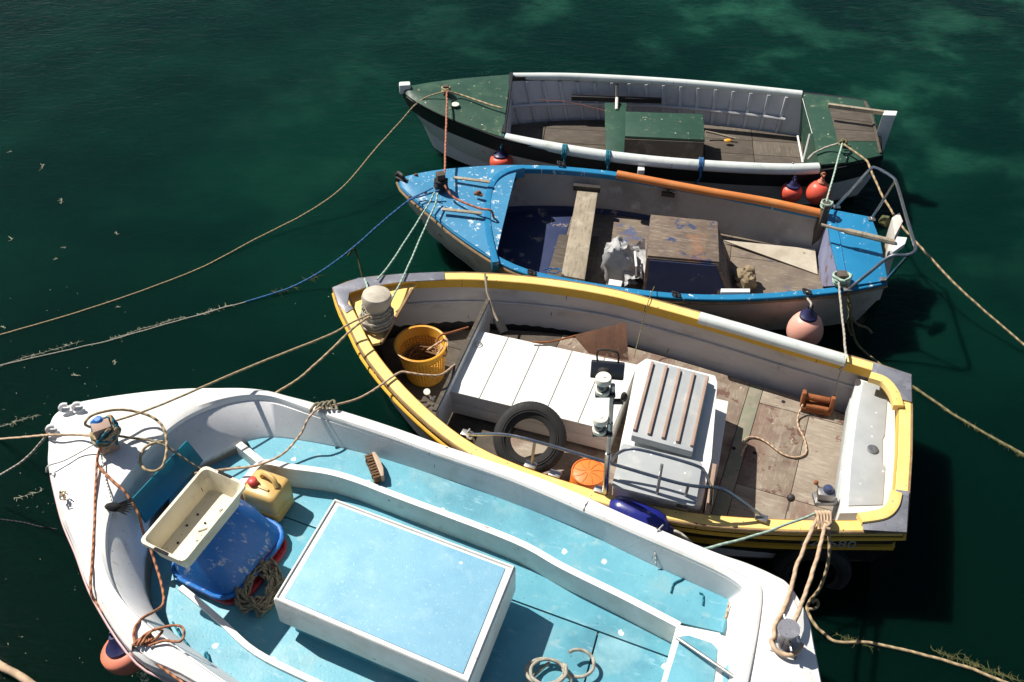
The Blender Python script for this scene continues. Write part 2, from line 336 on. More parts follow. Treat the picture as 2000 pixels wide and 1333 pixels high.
def clip(poly, p, n):
    out = []
    for i, a in enumerate(poly):
        b = poly[(i + 1) % len(poly)]; da, db = (a - p).dot(n), (b - p).dot(n)
        if da >= 0: out.append(a)
        if (da >= 0) != (db >= 0): out.append(a.lerp(b, da / (da - db)))
    return out
def strips(poly, d, cuts, gap=.005):
    """polygon cut into strips along direction d at the given offsets"""
    d = Vector(d).normalized(); res = []; cuts = [-99] + sorted(cuts) + [99]
    for a, b in zip(cuts, cuts[1:]):
        q = clip(poly, d * (a + gap / 2), d); q = clip(q, d * (b - gap / 2), -d) if len(q) > 2 else q
        if len(q) > 2: res.append(q)
    return res
def rail(path, w, h):
    """upright strip along a path: width w, height h below the path"""
    n = len(path); L = []; Rr = []
    for i, p in enumerate(path):
        d = path[min(i + 1, n - 1)] - path[max(i - 1, 0)]; d.z = 0; d.normalize(); s = Vector((d.y, -d.x, 0)) * w / 2
        L.append(p + s); Rr.append(p - s)
    dz = Vector((0, 0, -h))
    return MB().loft([L, Rr, [p + dz for p in Rr], [p + dz for p in L], L], False).add(
        [L[0], Rr[0], Rr[0] + dz, L[0] + dz, L[-1], Rr[-1], Rr[-1] + dz, L[-1] + dz], [(0, 1, 2, 3), (4, 5, 6, 7)])
def helix(c, r, h, turns, n=14, jit=.0):
    return [Vector(c) + Vector(((r + random.uniform(-jit, jit)) * math.cos(2 * math.pi * i / n), (r + random.uniform(-jit, jit)) * math.sin(2 * math.pi * i / n), h * i / (n * turns))) for i in range(int(n * turns) + 1)]
def rope(label, pts, r, mat, extra=(), name='mooring_rope', cat='rope', sub=8, parent=None, group=None, lift=False):
    mb = MB()
    if lift: pts, extra = lifted(pts), [lifted(e) for e in extra]
    for ch in [pts] + list(extra):
        P = [at(*p) if not isinstance(p, Vector) else p for p in ch]
        P = spline(P, sub); 
        P = [p + Vector((noise.noise(p * 7), noise.noise(p * 7 + Vector((9, 0, 0))), 0)) * r * .5 for p in P]
        mb.tube(P, [r * (1 + .12 * noise.noise(p * 40)) for p in P], 7)
    o = build(name, mb, mat, parent, loc=None if parent else mb.v[0], smooth=80)
    if not parent: tag(o, label, cat, group)
    return o
# ---------------------------------------------------------------- water
def water():
    m = bpy.data.materials.new('sea_water'); m.use_nodes = True; t = m.node_tree; N = t.nodes; L = t.links
    b = N['Principled BSDF']; b.inputs['Roughness'].default_value = .06; b.inputs['IOR'].default_value = 1.33; b.inputs['Specular IOR Level'].default_value = .08
    b.inputs['Subsurface Weight'].default_value = 1; b.inputs['Subsurface Radius'].default_value = (.5, 1, .9); b.inputs['Subsurface Scale'].default_value = 1.0
    tc = N.new('ShaderNodeTexCoord')
    def mp(sc, rot=0):
        q = N.new('ShaderNodeMapping'); q.inputs['Scale'].default_value = sc; q.inputs['Rotation'].default_value = (0, 0, rot)
        L.new(tc.outputs['Object'], q.inputs[0]); return q.outputs[0]
    def nz(v, s, d, r=.55, dist=0):
        n = N.new('ShaderNodeTexNoise'); n.inputs['Scale'].default_value = s; n.inputs['Detail'].default_value = d
        n.inputs['Roughness'].default_value = r; n.inputs['Distortion'].default_value = dist; L.new(v, n.inputs['Vector']); return n.outputs['Fac']
    def rg(v, a, c, lo=0, hi=1):
        r = N.new('ShaderNodeMapRange'); r.interpolation_type = 'SMOOTHSTEP'
        for k, x in (('From Min', a), ('From Max', c), ('To Min', lo), ('To Max', hi)): r.inputs[k].default_value = x
        L.new(v, r.inputs['Value']); return r.outputs[0]
    def mul(a, c):
        q = N.new('ShaderNodeMath'); q.operation = 'MULTIPLY'; L.new(a, q.inputs[0])
        if isinstance(c, float): q.inputs[1].default_value = c
        else: L.new(c, q.inputs[1])
        return q.outputs[0]
    def add(a, c):
        q = N.new('ShaderNodeMath'); q.operation = 'ADD'; L.new(a, q.inputs[0]); L.new(c, q.inputs[1]); return q.outputs[0]
    def mix(f, a, c):
        x = N.new('ShaderNodeMix'); x.data_type = 'RGBA'; L.new(f, x.inputs[0])
        for i, q in ((6, a), (7, c)):
            if isinstance(q, tuple): x.inputs[i].default_value = (*q, 1)
            else: L.new(q, x.inputs[i])
        return x.outputs[2]
    # the bed seen through the water: weed, deeper channels, pale sand lying off to the right
    sep = N.new('ShaderNodeSeparateXYZ'); L.new(tc.outputs['Object'], sep.inputs[0])
    big = nz(mp((1, 1.3, 1), .3), .28, 4, .55, .3); mid = nz(mp((1, 1.1, 1), .5), .75, 4, .6, .15)
    base = mix(rg(big, .40, .62), (.001, .0118, .009), (.0016, .0195, .0125))
    sandmask = mul(rg(sep.outputs[1], 6.0, 13.5), rg(sep.outputs[0], -5., 5., .10, 1.))
    sand = mul(mul(rg(mid, .46, .72), rg(big, .32, .58, .35, 1.)), sandmask)
    col = mix(sand, base, (.014, .078, .045))
    dark = rg(sep.outputs[1], 4.0, 9.5)                       # near water tinted darker, painting in the boats' shade over deep water
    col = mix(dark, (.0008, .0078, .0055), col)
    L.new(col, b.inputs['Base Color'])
    rip = nz(mp((2.2, 5.2, 1), .55), 1.5, 5, .6, .5); fine = nz(mp((4, 9, 1), .35), 2.4, 3, .5, .2); sw = nz(mp((1, 2.2, 1), .4), .8, 3)
    calm = mul(rg(nz(mp((1, 1, 1)), .16, 3), .35, .65, .6, 1.1), rg(sep.outputs[1], 4.5, 11., .22, 1.))
    h = mul(add(add(mul(rip, .8), mul(fine, .45)), sw), calm)
    bp = N.new('ShaderNodeBump'); bp.inputs['Strength'].default_value = .4; bp.inputs['Distance'].default_value = .05
    L.new(h, bp.inputs['Height']); L.new(bp.outputs[0], b.inputs['Normal'])
    MATS['sea_water'] = m
    mb = MB().box((0, 280, -15), (600, 640, 30))
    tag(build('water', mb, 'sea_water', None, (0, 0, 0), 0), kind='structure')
water()

# ================================================================ WHITE BOAT
ZW = .85
def wsheer(u): return .85 + .17 * min(max(1 - u / 2.4, 0), 1) ** 1.4
wax = R(-21); wB = at(93, 872, 1.02); wa = Vector((math.cos(wax), math.sin(wax), 0)); wl = Vector((-wa.y, wa.x, 0))
def W(u, v, z): q = wB + wa * u + wl * v; return Vector((q.x, q.y, z))
def wz(x, y): return wsheer((at(x, y, .95) - wB).dot(wa))
def lifted(l): return [p if isinstance(p, Vector) or p[2] < .3 else (p[0], p[1], p[2] + wz(p[0], p[1]) - .85 + .03) for p in l]
white = thing('fishing_boat', W(2.9, 0, 0), 'large white open fishing boat with pale blue decks, nearest in the row', 'boat', 'boats moored side by side', wax)
wpairs = [((93, 872), (212, 1010), (290, 1050)), ((95, 830), (222, 965), (290, 1010)), ((110, 805), (241, 939), (300, 980)), ((150, 785), (275, 894), (330, 945)),
 ((250, 768), (318, 845), (370, 915)), ((350, 758), (369, 808), (415, 893)), ((450, 757), (435, 783), (465, 868)), ((516, 763), (497, 773), (512, 856)),
 ((570, 777), (545, 781), (545, 855)), ((620, 789), (590, 800), (600, 863)), ((700, 812), (695, 834), (690, 880)), ((780, 838), (775, 860), (770, 903)),
 ((860, 867), (850, 889), (850, 929)), ((950, 897), (930, 915), (925, 955)), ((1040, 927), (1020, 947), (1010, 987)), ((1124, 960), (1130, 997), (1110, 1025)),
 ((1190, 990), (1185, 1019), (1165, 1051)), ((1235, 1010), (1220, 1036), (1200, 1069)), ((1330, 1050), (1310, 1074), (1290, 1112)), ((1400, 1078), (1400, 1114), (1370, 1148)),
 ((1460, 1098), (1434, 1134), (1400, 1161)), ((1510, 1120), (1448, 1146), (1416, 1169)), ((1544, 1142), (1454, 1153), (1424, 1173)), ((1578, 1200), (1453, 1175), (1422, 1180)), ((1592, 1260), (1445, 1220), (1412, 1205))]
wnear = [((92, 900), (207, 1030), (285, 1080)), ((97, 930), (205, 1060), (280, 1110)), ((115, 1000), (208, 1105), (282, 1150)), ((140, 1060), (228, 1163), (298, 1192)),
 ((177, 1154), (272, 1207), (330, 1232)), ((261, 1276), (338, 1258), (392, 1278)), ((372, 1333), (432, 1333), (480, 1340))]
o, i_, f = [], [], []
for a, b, c in wpairs: o.append(at(*a, wz(*a))); i_.append(at(*b, wz(*a) * .6 + wz(*b) * .4 + .015)); f.append(at(*c, .645))
for u, vo, vi, ui in ((5.82, -.1, -.1, 5.28), (5.78, -.5, -.5, 5.26), (5.6, -.85, -.78, 5.18), (5.3, -1.06, -.93, 4.95), (4.7, -1.2, -1.08, 4.6), (3.9, -1.3, -1.18, 3.9), (3.1, -1.35, -1.22, 3.1)):
    o.append(W(u, vo, ZW)); i_.append(W(ui, vi, ZW)); f.append(W(ui - .06, vi * .95, .645))
for a, b, c in wnear[::-1]: o.append(at(*a, wz(*a))); i_.append(at(*b, wz(*a) * .6 + wz(*b) * .4 + .015)); f.append(at(*c, .645))
def dens(l, k=5):
    q = l[-2:] + l + l[:3]; s = spline(q, k); return s[2 * k:2 * k + len(l) * k]
o, i_, f = dens(o), dens(i_), dens(f)
i_, f = relax(i_, 14), relax(f, 14)
up = lambda l, dz: [p + Vector((0, 0, dz)) for p in l]
mid = lambda a, b, t: [p.lerp(q, t) for p, q in zip(a, b)]
GUN=build('gunwale_deck', MB().loft([up(o, -.10), up(o, -.02), up(offset(o, .012), .0), up(mid(o, i_, .12), .006), up(mid(o, i_, .16), .018), up(mid(o, i_, .5), .035), up(mid(o, i_, .90), .02), up(i_, 0), up(mid(i_, f, .04), -.02)]), 'white_gel', white, smooth=28)
build('inner_wall', MB().loft([up(mid(i_, f, .04), -.02), mid(i_, f, .12), mid(i_, f, .94), up(f, .0), [p + Vector((0, 0, -.24)) for p in f]]), 'white_inner', white, smooth=50)
def wsc(sv, b, e, z):
    out = []
    for p in o:
        q = p - wB; u, v = q.dot(wa), q.dot(wl); t = u / 5.85
        out.append(W(u + b * max(0, 1 - t) ** 1.6 - e * t ** 3, v * sv, z))
    return out
build('hull', MB().loft([up(offset(o, .015), -.10), wsc(.97, .08, .03, .55), wsc(.88, .35, .1, .1), wsc(.6, .7, .3, -.25)]), 'white_gel', white)
build('rubbing_strake', MB().tube(up(offset(o, -.012), -.12), .008, 6, closed=True), 'pink_hull', white)
# floor in separate panels
fl = up(f, -.195)
cut1 = at(992, 1169, .45); d1 = (at(1200, 1245, .45) - cut1).normalized(); n1 = Vector((-d1.y, d1.x, 0))
cut2 = at(1168, 1236, .45); d2 = (at(1146, 1318, .45) - cut2).normalized(); n2 = Vector((-d2.y, d2.x, 0))
g = .006
def panel(poly, z0, th, mat, name='floor_panel', par=white, bev=.004): 
    return build(name, MB().prism(poly, th), mat, par, bevel=bev, smooth=30)
pa = clip(fl, cut1 + n1 * g, n1); pb = clip(fl, cut1 - n1 * g, -n1)
panel(pa, 0, .03, 'deck_blue')
panel(clip(pb, cut2 + n2 * g, n2), 0, .03, 'deck_blue'); panel(clip(pb, cut2 - n2 * g, -n2), 0, .03, 'deck_blue')
build('floor_base', MB().prism(up(fl, -.035), .05), 'white_inner', white)
# far and near side decks with white coamings
ZD = .65
far_in = [(1322, 1215), (1220, 1160), (1100, 1101), (1001, 1048), (777, 963), (699, 933), (640, 916), (569, 907), (515, 901), (492, 876)]
ff = f[6 * 5 + 2:23 * 5]
build('side_deck', MB().prism(up(ff, .004) + A(*[(x, y, ZD) for x, y in [(1421, 1185), (1406, 1234)] + far_in]), .05), 'deck_blue', white)
ni = [(344, 1142), (381, 1168), (430, 1210), (500, 1271), (560, 1300), (620, 1331), (760, 1400), (900, 1460)]
build('side_deck', MB().prism(A(*[(x, y, ZD) for x, y in ni + [(760, 1480), (480, 1345), (400, 1288), (352, 1252), (337, 1210), (337, 1180)]]), .05), 'deck_blue', white)
cz = ZD + .025
build('coaming', rail(spline(A(*[(x, y, cz) for x, y in [(425, 985), (478, 936), (512, 903), (569, 911), (640, 921), (699, 938), (777, 968), (1001, 1053), (1100, 1106), (1220, 1165), (1328, 1221)]]), 5), .055, .24), 'white_edge', white, bevel=.01)
build('coaming', rail(spline(A(*[(x, y, cz) for x, y in [(352, 1146), (381, 1169), (430, 1211), (500, 1273), (620, 1333), (760, 1402), (900, 1464)]]), 5), .045, .24), 'white_edge', white, bevel=.01)
build('divider', rail(A((466, 866, cz), (512, 903, cz)), .06, .2), 'white_edge', white, bevel=.01)
build('bow_floor', MB().prism(A(*[(x, y, .56) for x, y in [(462, 870), (505, 905), (478, 935), (420, 985), (330, 1010), (330, 960)]]), .05), 'deck_blue', white)
# stern thwart box with blue panels
tz = .685
build('stern_box', MB().prism(A(*[(x, y, tz) for x, y in [(1322, 1219), (1408, 1236), (1424, 1183), (1470, 1185), (1462, 1420), (1268, 1420)]]), .24), 'white_edge', white, bevel=.012)
build('stern_panel', MB().prism(A(*[(x, y, tz + .008) for x, y in [(1329, 1243), (1345, 1241), (1390, 1256), (1401, 1267), (1399, 1300), (1380, 1420), (1275, 1420)]]), .012), 'deck_blue', white, bevel=.003)
build('stern_panel', MB().prism(A(*[(x, y, tz + .008) for x, y in [(1434, 1284), (1420, 1420), (1408, 1420), (1412, 1308)]]), .012), 'deck_blue', white, bevel=.003)
build('tiller_rod', MB().tube(A((1322, 1246, .72), (1452, 1335, .76), (1500, 1368, .77)), .013), 'dull_steel', white)
# engine box: white lid with skirt over a blue base
ez = .875
q = A((652, 975, ez), (1008, 1108, ez), (917, 1335, ez), (533, 1171, ez)); cen = sum(q, Vector()) / 4
ins = lambda q, d, dz: [p + (cen - p).normalized() * d + Vector((0, 0, dz)) for p in q]
lid = build('engine_lid', MB().prism(q, .285), 'white_edge', white, bevel=.012)
build('lid_panel', MB().prism(ins(q, .075, .007), .02), 'lid_blue', lid, bevel=.004)
build('lid_trim', MB().tube(ins(q, .02, .004), .012, 6, closed=True), 'white_edge', lid)
build('engine_base', MB().prism(ins(q, .09, -.28), .15), 'deck_blue', white)
# bow samson post with its wrapped ropes
pb_ = at(214, 872, 1.06)
build('samson_post', MB().box(pb_ + Vector((0, 0, .11)), (.13, .10, .26), Matrix.Rotation(.5, 3, 'Z')), 'brown_wood', white, bevel=.012)
# stern bollard
bb = at(1533, 1258, .885)
bo = build('bollard', MB().lathe([(.055, 0), (.052, .17), (.068, .172), (.07, .18), (.069, .195), (.0, .196)], bb, (-.05, .0, 1)), 'lead_plate', white, smooth=25)
build('bollard_plate', MB().prism([bb + Matrix.Rotation(-.35, 3, 'Z') @ Vector(p) for p in ((-.085, -.085, .012), (-.085, .085, .012), (.085, .085, .012), (.085, -.085, .012))], .03), 'dull_steel', bo, bevel=.004)
build('bollard_pin', MB().tube([bb + Vector((.0, -.11, .11)), bb + Vector((.0, .14, .12))], .009), 'dull_steel', bo)
for x, y in ((128, 800), (153, 798), (103, 842)):      # bow fairleads
    c = at(x, y, 1.06); k = MB().tube(spline([c + Vector((-.03, -.01, 0)), c + Vector((-.028, -.008, .03)), c + Vector((-.008, .0, .05)), c + Vector((.022, .006, .045))], 4), .017, 10)
    k.lathe([(.036, 0), (.033, .01), (.012, .014)], c)
    build('fairlead', k, 'white_inner', white, smooth=80)
for x, y in ((106, 928), (872, 878), (1145, 985), (1283, 1037)):
    build('deck_eye', MB().lathe([(.014, 0), (.014, .012), (.004, .016)], at(x, y, wz(x, y) + .02), n=8), 'dull_steel', white)

build('moulding', MB().tube(spline(A((1400, 1100, .875), (1440, 1116, .88), (1474, 1138, .885), (1483, 1162, .885), (1476, 1225, .885), (1452, 1345, .885), (1430, 1420, .885)), 6), .022, 8), 'white_gel', white)
# ---- things lying in the white boat
def slab(name, quad, th, mat, parent=None, bevel=.006, **kw): 
    n = (quad[1] - quad[0]).cross(quad[3] - quad[0]).normalized()
    if n.z < 0: n = -n
    return build(name, MB().prism(quad, n * -th), mat, parent, bevel=bevel, **kw)
tag(slab('hatch_board', A((366, 860, .95), (398, 900, .80), (286, 1022, .76), (258, 975, .95)), .03, 'teal_board'), 'dark teal board leaning on the white bow wall behind the cream fish crate', 'board')
def rrect(c, ax, ay, hx, hy, r, n=5):
    out = []
    for sx, sy, a0 in ((1, 1, 0), (-1, 1, 90), (-1, -1, 180), (1, -1, 270)):
        for k in range(n):
            a = R(a0 + 90 * k / (n - 1)); out.append(c + ax * (sx * (hx - r) + r * math.cos(a)) + ay * (sy * (hy - r) + r * math.sin(a)))
    return out
def tub(name, c, ang, z0, z1, hb, ht, mat, label, tilt=None):
    """upturned square-shouldered tub: rim at z0, base at z1"""
    ax = Vector((math.cos(ang), math.sin(ang), 0)); ay = Vector((-ax.y, ax.x, 0)); t = tilt or Vector((0, 0, 0))
    P = lambda z, hx, hy, r: rrect(Vector((c.x, c.y, z)) + t * (z - z0), ax, ay, hx, hy, r)
    th = thing(name, (c.x, c.y, z0), label, 'tub')
    h = z1 - z0
    build('body', MB().loft([P(z0, hb[0], hb[1], .15), P(z0 + h * .5, (hb[0] + ht[0]) / 2 + .015, (hb[1] + ht[1]) / 2 + .015, .16), P(z1 - .06, ht[0], ht[1], .13), P(z1 - .015, ht[0] - .02, ht[1] - .02, .12), P(z1, ht[0] - .05, ht[1] - .05, .1)], True, True), mat, th, smooth=50)
    build('rim', MB().tube(P(z0 + .01, hb[0] + .012, hb[1] + .012, .16), .018, 8, closed=True), mat, th)
    return th, P
ca = at(403, 910, .86); cd = at(272, 1050, .86); ang = math.atan2((ca - cd).y, (ca - cd).x)
c0 = at(452, 1082, .49)
tub('plastic_tub', c0 + Vector((.03, -.03, 0)), ang, .46, .55, (.32, .275), (.31, .26), 'tub_red', 'red plastic tub underneath the upturned blue tub in the white boat')
_, TP = tub('plastic_tub', c0 + Vector((-.01, .0, 0)), ang, .52, 1.0, (.345, .29), (.23, .17), 'tub_blue', 'scraped dark blue plastic tub turned upside down under the cream fish crate', Vector((-.36, .15, 0)))
# cream fish crate
def crate():
    q = A((403, 911, 1.20), (479, 945, 1.19), (358, 1110, 1.17), (272, 1050, 1.18)); c = sum(q, Vector()) / 4
    ax = ((q[0] - q[3]) + (q[1] - q[2])).normalized(); n = ax.cross((q[1] - q[0])).normalized(); n = n if n.z > 0 else -n; ay = n.cross(ax)
    hx = ((q[0] - q[3]).length + (q[1] - q[2]).length) / 4; hy = ((q[1] - q[0]).length + (q[2] - q[3]).length) / 4 * .98
    th = thing('fish_crate', c - Vector((0, 0, .17)), 'cream plastic fish crate lying open on top of the blue tub', 'crate')
    P = lambda d, i, r=.04: rrect(c - n * d, ax, ay, hx - i, hy - i, r, 4)
    build('body', MB().loft([P(.185, .05), P(.02, .022), P(.02, .0), P(-.008, .0), P(-.008, .02), P(.03, .035), P(.165, .06)], True, True), 'crate_cream', th, bevel=0, smooth=35)
    for s in (-1, 1):
        build('handle_slot', MB().prism(rrect(c + ax * s * (hx + .0) * .985 - n * -.009, ax, ay, .012, .06, .01, 3), n * -.004), 'rag_black', th)
    for a, b in ((.2, .3), (-.1, .35), (-.5, .2), (.5, -.3), (-.3, -.3), (.1, -.1)): build('drain_hole', MB().lathe([(.009, 0), (.009, .004), (0, .005)], c - n * .163 + ax * hx * a + ay * hy * b * 1.2, n, 8), 'rag_black', th)
    rope('loose grey cord lying in the cream fish crate', [c - n * .135 + ax * a * hx + ay * b * hy for a, b in ((.45, -.35), (.30, -.55), (.05, -.5), (-.15, -.2))], .008, 'rope_grey', name='cord', cat='cord')
crate()
def jerry():
    c = at(530, 990, .46); th = thing('jerry_can', c, 'tan plastic jerry can with a red screw cap behind the white engine box lid', 'jerry can')
    a = R(-22); ax = Vector((math.cos(a), math.sin(a), 0)); ay = Vector((-ax.y, ax.x, 0))
    P = lambda z, hx, hy, r=.05: rrect(c + Vector((0, 0, z)), ax, ay, hx, hy, r, 5)
    build('body', MB().loft([P(0, .13, .11, .04), P(.015, .148, .125, .04), P(.09, .15, .128, .04), P(.10, .145, .123, .04), P(.115, .15, .128, .04), P(.25, .148, .126, .04), P(.275, .138, .116, .04), P(.285, .12, .10, .04)], True, True), 'can_tan', th, smooth=40)
    top = c + Vector((0, 0, .29))
    build('handle', MB().tube(spline([top + ax * -.06 + ay * .05, top + ax * -.03 + ay * .055 + Vector((0, 0, .04)), top + ax * .06 + ay * .03 + Vector((0, 0, .042)), top + ax * .10 + ay * .0 - Vector((0, 0, .005))], 5), .021, 8), 'can_tan', th)
    build('moulding', MB().bar(top + ax * -.03 - ay * .045, top + ax * .06 - ay * .05, .02, .02), 'can_tan', th, bevel=.004)
    p = top + ax * -.085 - ay * .03
    build('cap', MB().lathe([(.034, -.01), (.038, .0), (.038, .035), (.03, .042), (0, .043)], p, (-.2, 0, 1), 14), 'cap_red', th)
jerry()
def brush():
    a, b = at(722, 893, .69), at(740, 940, .69); th = thing('scrubbing_brush', (a + b) / 2 - Vector((0, 0, .03)), 'wooden scrubbing brush head lying on its side on the blue side deck', 'brush')
    d = (b - a).normalized(); s = Vector((d.y, -d.x, 0)); s = -s if s.x < 0 else s
    bk = [(a + s * .045), a.lerp(b, .3) + s * .062, a.lerp(b, .7) + s * .062, b + s * .045, b + s * .02, a + s * .02]
    build('back', MB().prism(up(bk, .05), .075), 'brush_wood', th, bevel=.008)
    k = MB()
    for i in range(9):
        for j in range(4):
            p = a.lerp(b, (i + .5) / 9) + s * .02 + Vector((0, 0, .04 - .02 * j)); k.tube([p, p - s * .055 + Vector((random.uniform(-.006, .006), random.uniform(-.006, .006), 0))], [.011, .013], 5)
    build('bristles', k, 'bristle', th, smooth=0)
brush()
# rope heap by the tub and coil on the floor
def heap(label, px, z, rx, r, mat, n, cat='rope', name='rope_coil', flat=.05, seed=1):
    random.seed(seed); c = at(*px, z); mb = MB(); pts = []
    for i in range(n):
        t = i / n; a = i * .62 + random.uniform(-.2, .2); q = random.uniform(.35, 1) 
        pts.append(c + Vector((rx[0] * q * math.cos(a), rx[1] * q * math.sin(a), r + flat * abs(math.sin(i * 1.7)) + .0)))
    mb.tube(spline(pts, 5), r, 6); return tag(build(name, mb, mat, loc=c, smooth=80), label, cat)
heap('tangled olive brown rope heaped between the blue tub and engine box', (510, 1158), .46, (.17, .24), .010, 'rope_olive', 150, seed=3, flat=.09)
def coil():
    c = at(1085, 1318, .465); mb = MB()
    def lp(cx, cy, rx, ry, z, a0=0, a1=6.6): return [c + Vector((cx + rx * math.cos(a0 + (a1 - a0) * i / 16), cy + ry * math.sin(a0 + (a1 - a0) * i / 16), .016 + z + .004 * i)) for i in range(17)]
    mb.tube(spline(lp(-.07, .0, .13, .10, 0) + lp(-.05, -.02, .12, .10, .03, .3, 6.5) + lp(.16, .05, .10, .09, .01, 3.1, 8.6), 3), .0125, 7)
    mb.tube(spline([c + Vector(p) for p in ((.05, -.03, .09), (.10, -.08, .06), (.02, -.12, .05), (.09, -.15, .03), (.0, -.2, .02))], 5), .012, 7)
    mb.tube(spline([c + Vector((-.3, -.16, .012)), c + Vector((-.15, -.02, .012)), c + Vector((-.04, .08, .02))], 6), .012, 7)
    tag(build('rope_coil', mb, 'rope_grey', loc=c, smooth=80), 'loose grey rope coil on the pale blue floor behind the engine box', 'rope')
coil()
k = MB().ell(at(221, 991, 1.03), (.055, .035, .03), 10, 7, .5); 
for i in range(7): k.tube([at(221, 991, 1.03), at(221, 991, 1.03) + Vector((.13 * math.cos(-.6 + i * .2), .13 * math.sin(-.6 + i * .2) + .02, -.02))], [.02, .003], 4)
tag(build('rag', k, 'rag_black', smooth=0), 'small frayed black rag lying on the inner edge of the white bow', 'rag')
tag(build('dried_weed', (lambda k: [k.tube(spline([at(124 + random.uniform(-9, 9), 970 + random.uniform(-12, 8), 1.075 + random.uniform(0, .02)) for _ in range(3)], 4), .005, 4) for _ in range(7)] and k)(MB()), 'rope_tan'), 'wisp of dried tan weed on the white foredeck', 'seaweed')
for pts, lab in (([(1310, 1158), (1316, 1140), (1330, 1132), (1335, 1128)], 'short dark teal cord end hooked on the far side deck of the white boat'), ([(1366, 1158), (1373, 1162), (1373, 1175), (1372, 1182)], 'tiny blue cord scrap near the stern end of the far side deck')):
    rope(lab, [(x, y, .66) for x, y in pts], .006, 'rope_teal', name='cord', cat='cord')
rope('looped dark teal cord hanging over the near side deck of the white boat', [(428, 1333, .67), (412, 1302, .67), (403, 1275, .67), (400, 1290, .66), (404, 1312, .66), (418, 1328, .66)], .009, 'rope_teal', name='cord', cat='cord')
rope('thin teal cord running down the near inside wall of the white boat', [(337, 1215, .70), (350, 1238, .68), (368, 1262, .67), (380, 1293, .67)], .007, 'rope_teal', name='cord', cat='cord')
t_ = thing('cord_toggle', at(1424, 1180, .7), 'short cord with a blue plastic toggle at the stern corner of the side deck', 'cord')
build('cord', MB().tube(spline(A((1424, 1176, .73), (1420, 1195, .70), (1415, 1213, .69)), 5), .007, 6), 'rope_straw', t_)
build('toggle', MB().tube(A((1416, 1210, .69), (1413, 1224, .685), (1410, 1238, .70)), [.012, .022, .014], 8), 'deck_blue', t_)
for x0, y0, x1, y1, lab in ((1142, 988, 1144, 1020, 'thin white lashing round the far gunwale of the white boat, left of the navy fender'), (1283, 1040, 1282, 1105, 'thin white lashing hanging inside the white gunwale by the navy fender')):
    rope(lab, [(x0 + 12, y0 - 14, .80), (x0 + 6, y0 - 8, .885), (x0, y0, .89), (x0 - 2, y0 + 10, .87), ((x0 + x1) / 2 - 3, (y0 + y1) / 2, .80), (x1, y1, .68)], .006, 'rope_white', name='lashing', cat='rope')
# navy fender between white and yellow boats
def sausage():
    a, b = at(1195, 990, .62), at(1296, 1034, .62); d = (b - a).normalized(); th = thing('boat_fender', (a + b) / 2, 'long glossy navy blue fender between the white and yellow boats', 'fender')
    ln = (b - a).length; build('body', MB().lathe([(.02, -.05), (.05, -.03), (.10, .02), (.118, .08), (.12, ln / 2), (.118, ln - .08), (.10, ln - .02), (.05, ln + .03), (.02, ln + .05)], a, d, 24), 'fender_navy', th, smooth=80)
    build('end_cap', MB().lathe([(.045, ln + .02), (.04, ln + .07), (.0, ln + .08)], a, d, 12), 'cap_navy', th)
    rope(None, [b + d * .06, b + d * .12 + Vector((0, 0, .03)), b + d * .22 + Vector((0, -.05, .02)), b + d * .3 + Vector((0, -.13, -.05))], .016, 'rope_grey', name='lanyard', parent=th)
sausage()
# ================================================================ YELLOW BOAT
def zs(z0, z1, z2):            # sheer: height at bow, middle, stern over the photo traces
    def f(t): return z0 * (1 - t) ** 2 + 2 * (2 * z1 - .5 * z0 - .5 * z2) * t * (1 - t) + z2 * t * t if False else (z0 * (1 - t) * (1 - 2 * t) + z1 * 4 * t * (1 - t) + z2 * t * (2 * t - 1))
    return f
def trace(px, f, x0, x1): return [at(x, y, f(min(max((x - x0) / (x1 - x0), 0), 1))) for x, y in px]
sy = zs(.78, .68, .70)
YF = [(652, 562), (700, 545), (780, 537), (870, 533), (945, 534), (1040, 541), (1130, 553), (1210, 568), (1290, 589), (1370, 611), (1450, 634), (1550, 664), (1650, 692), (1720, 713), (1778, 733)]
YN = [(652, 562), (663, 596), (680, 631), (704, 680), (740, 730), (782, 777), (830, 822), (880, 862), (930, 893), (990, 920), (1060, 946), (1130, 968), (1180, 984), (1250, 1003), (1330, 1018), (1400, 1027), (1500, 1034), (1600, 1037), (1690, 1037), (1768, 1037)]
HY = Hull(trace(YF, sy, 652, 1778), trace(YN, sy, 652, 1768), A((1780, 800, .70), (1779, 885, .70), (1774, 965, .70)), 40)
yellow = thing('fishing_boat', HY.P(HY.L / 2, 0, 0), 'yellow gunwaled open fishing boat with a white cuddy, second from the quay', 'boat', 'boats moored side by side', HY.ang)
zz = lambda d: (lambda p: p.z + d)
G = HY.loop
GW, GD = .095, .075
gi = offset(G, GW)
build('gunwale', MB().loft([up(offset(G, .004), -GD), up(G, -.006), up(offset(G, .006), 0), up(offset(G, GW - .006), 0), up(gi, -.006), up(gi, -GD), up(offset(G, .004), -GD)]), 'yellow_top', yellow, smooth=30)
build('beading', MB().tube(up(offset(G, -.006), -.012), .012, 6, closed=True), 'bare_edge', yellow)
build('rubbing_strake', MB().tube(up(offset(G, -.014), -.085), .015, 6, closed=True), 'yellow_paint', yellow)
s1 = HY.scaled(offset(G, .01), .965, .09, .03, zz(-.24)); s2 = HY.scaled(offset(G, .01), .955, .11, .035, zz(-.29))
build('hull', MB().loft([up(offset(G, .008), -GD), HY.scaled(offset(G, .01), .985, .04, .01, zz(-.15)), s1, s2, HY.scaled(G, .86, .32, .1, .08), HY.scaled(G, .6, .6, .3, -.25)]), 'black_hull', yellow)
build('lower_strake', MB().loft([offset(s1, .01), offset(s1, -.025), offset(s2, -.028), offset(s2, .01), offset(s1, .01)]), 'yellow_paint', yellow, smooth=30)
FZ = .215
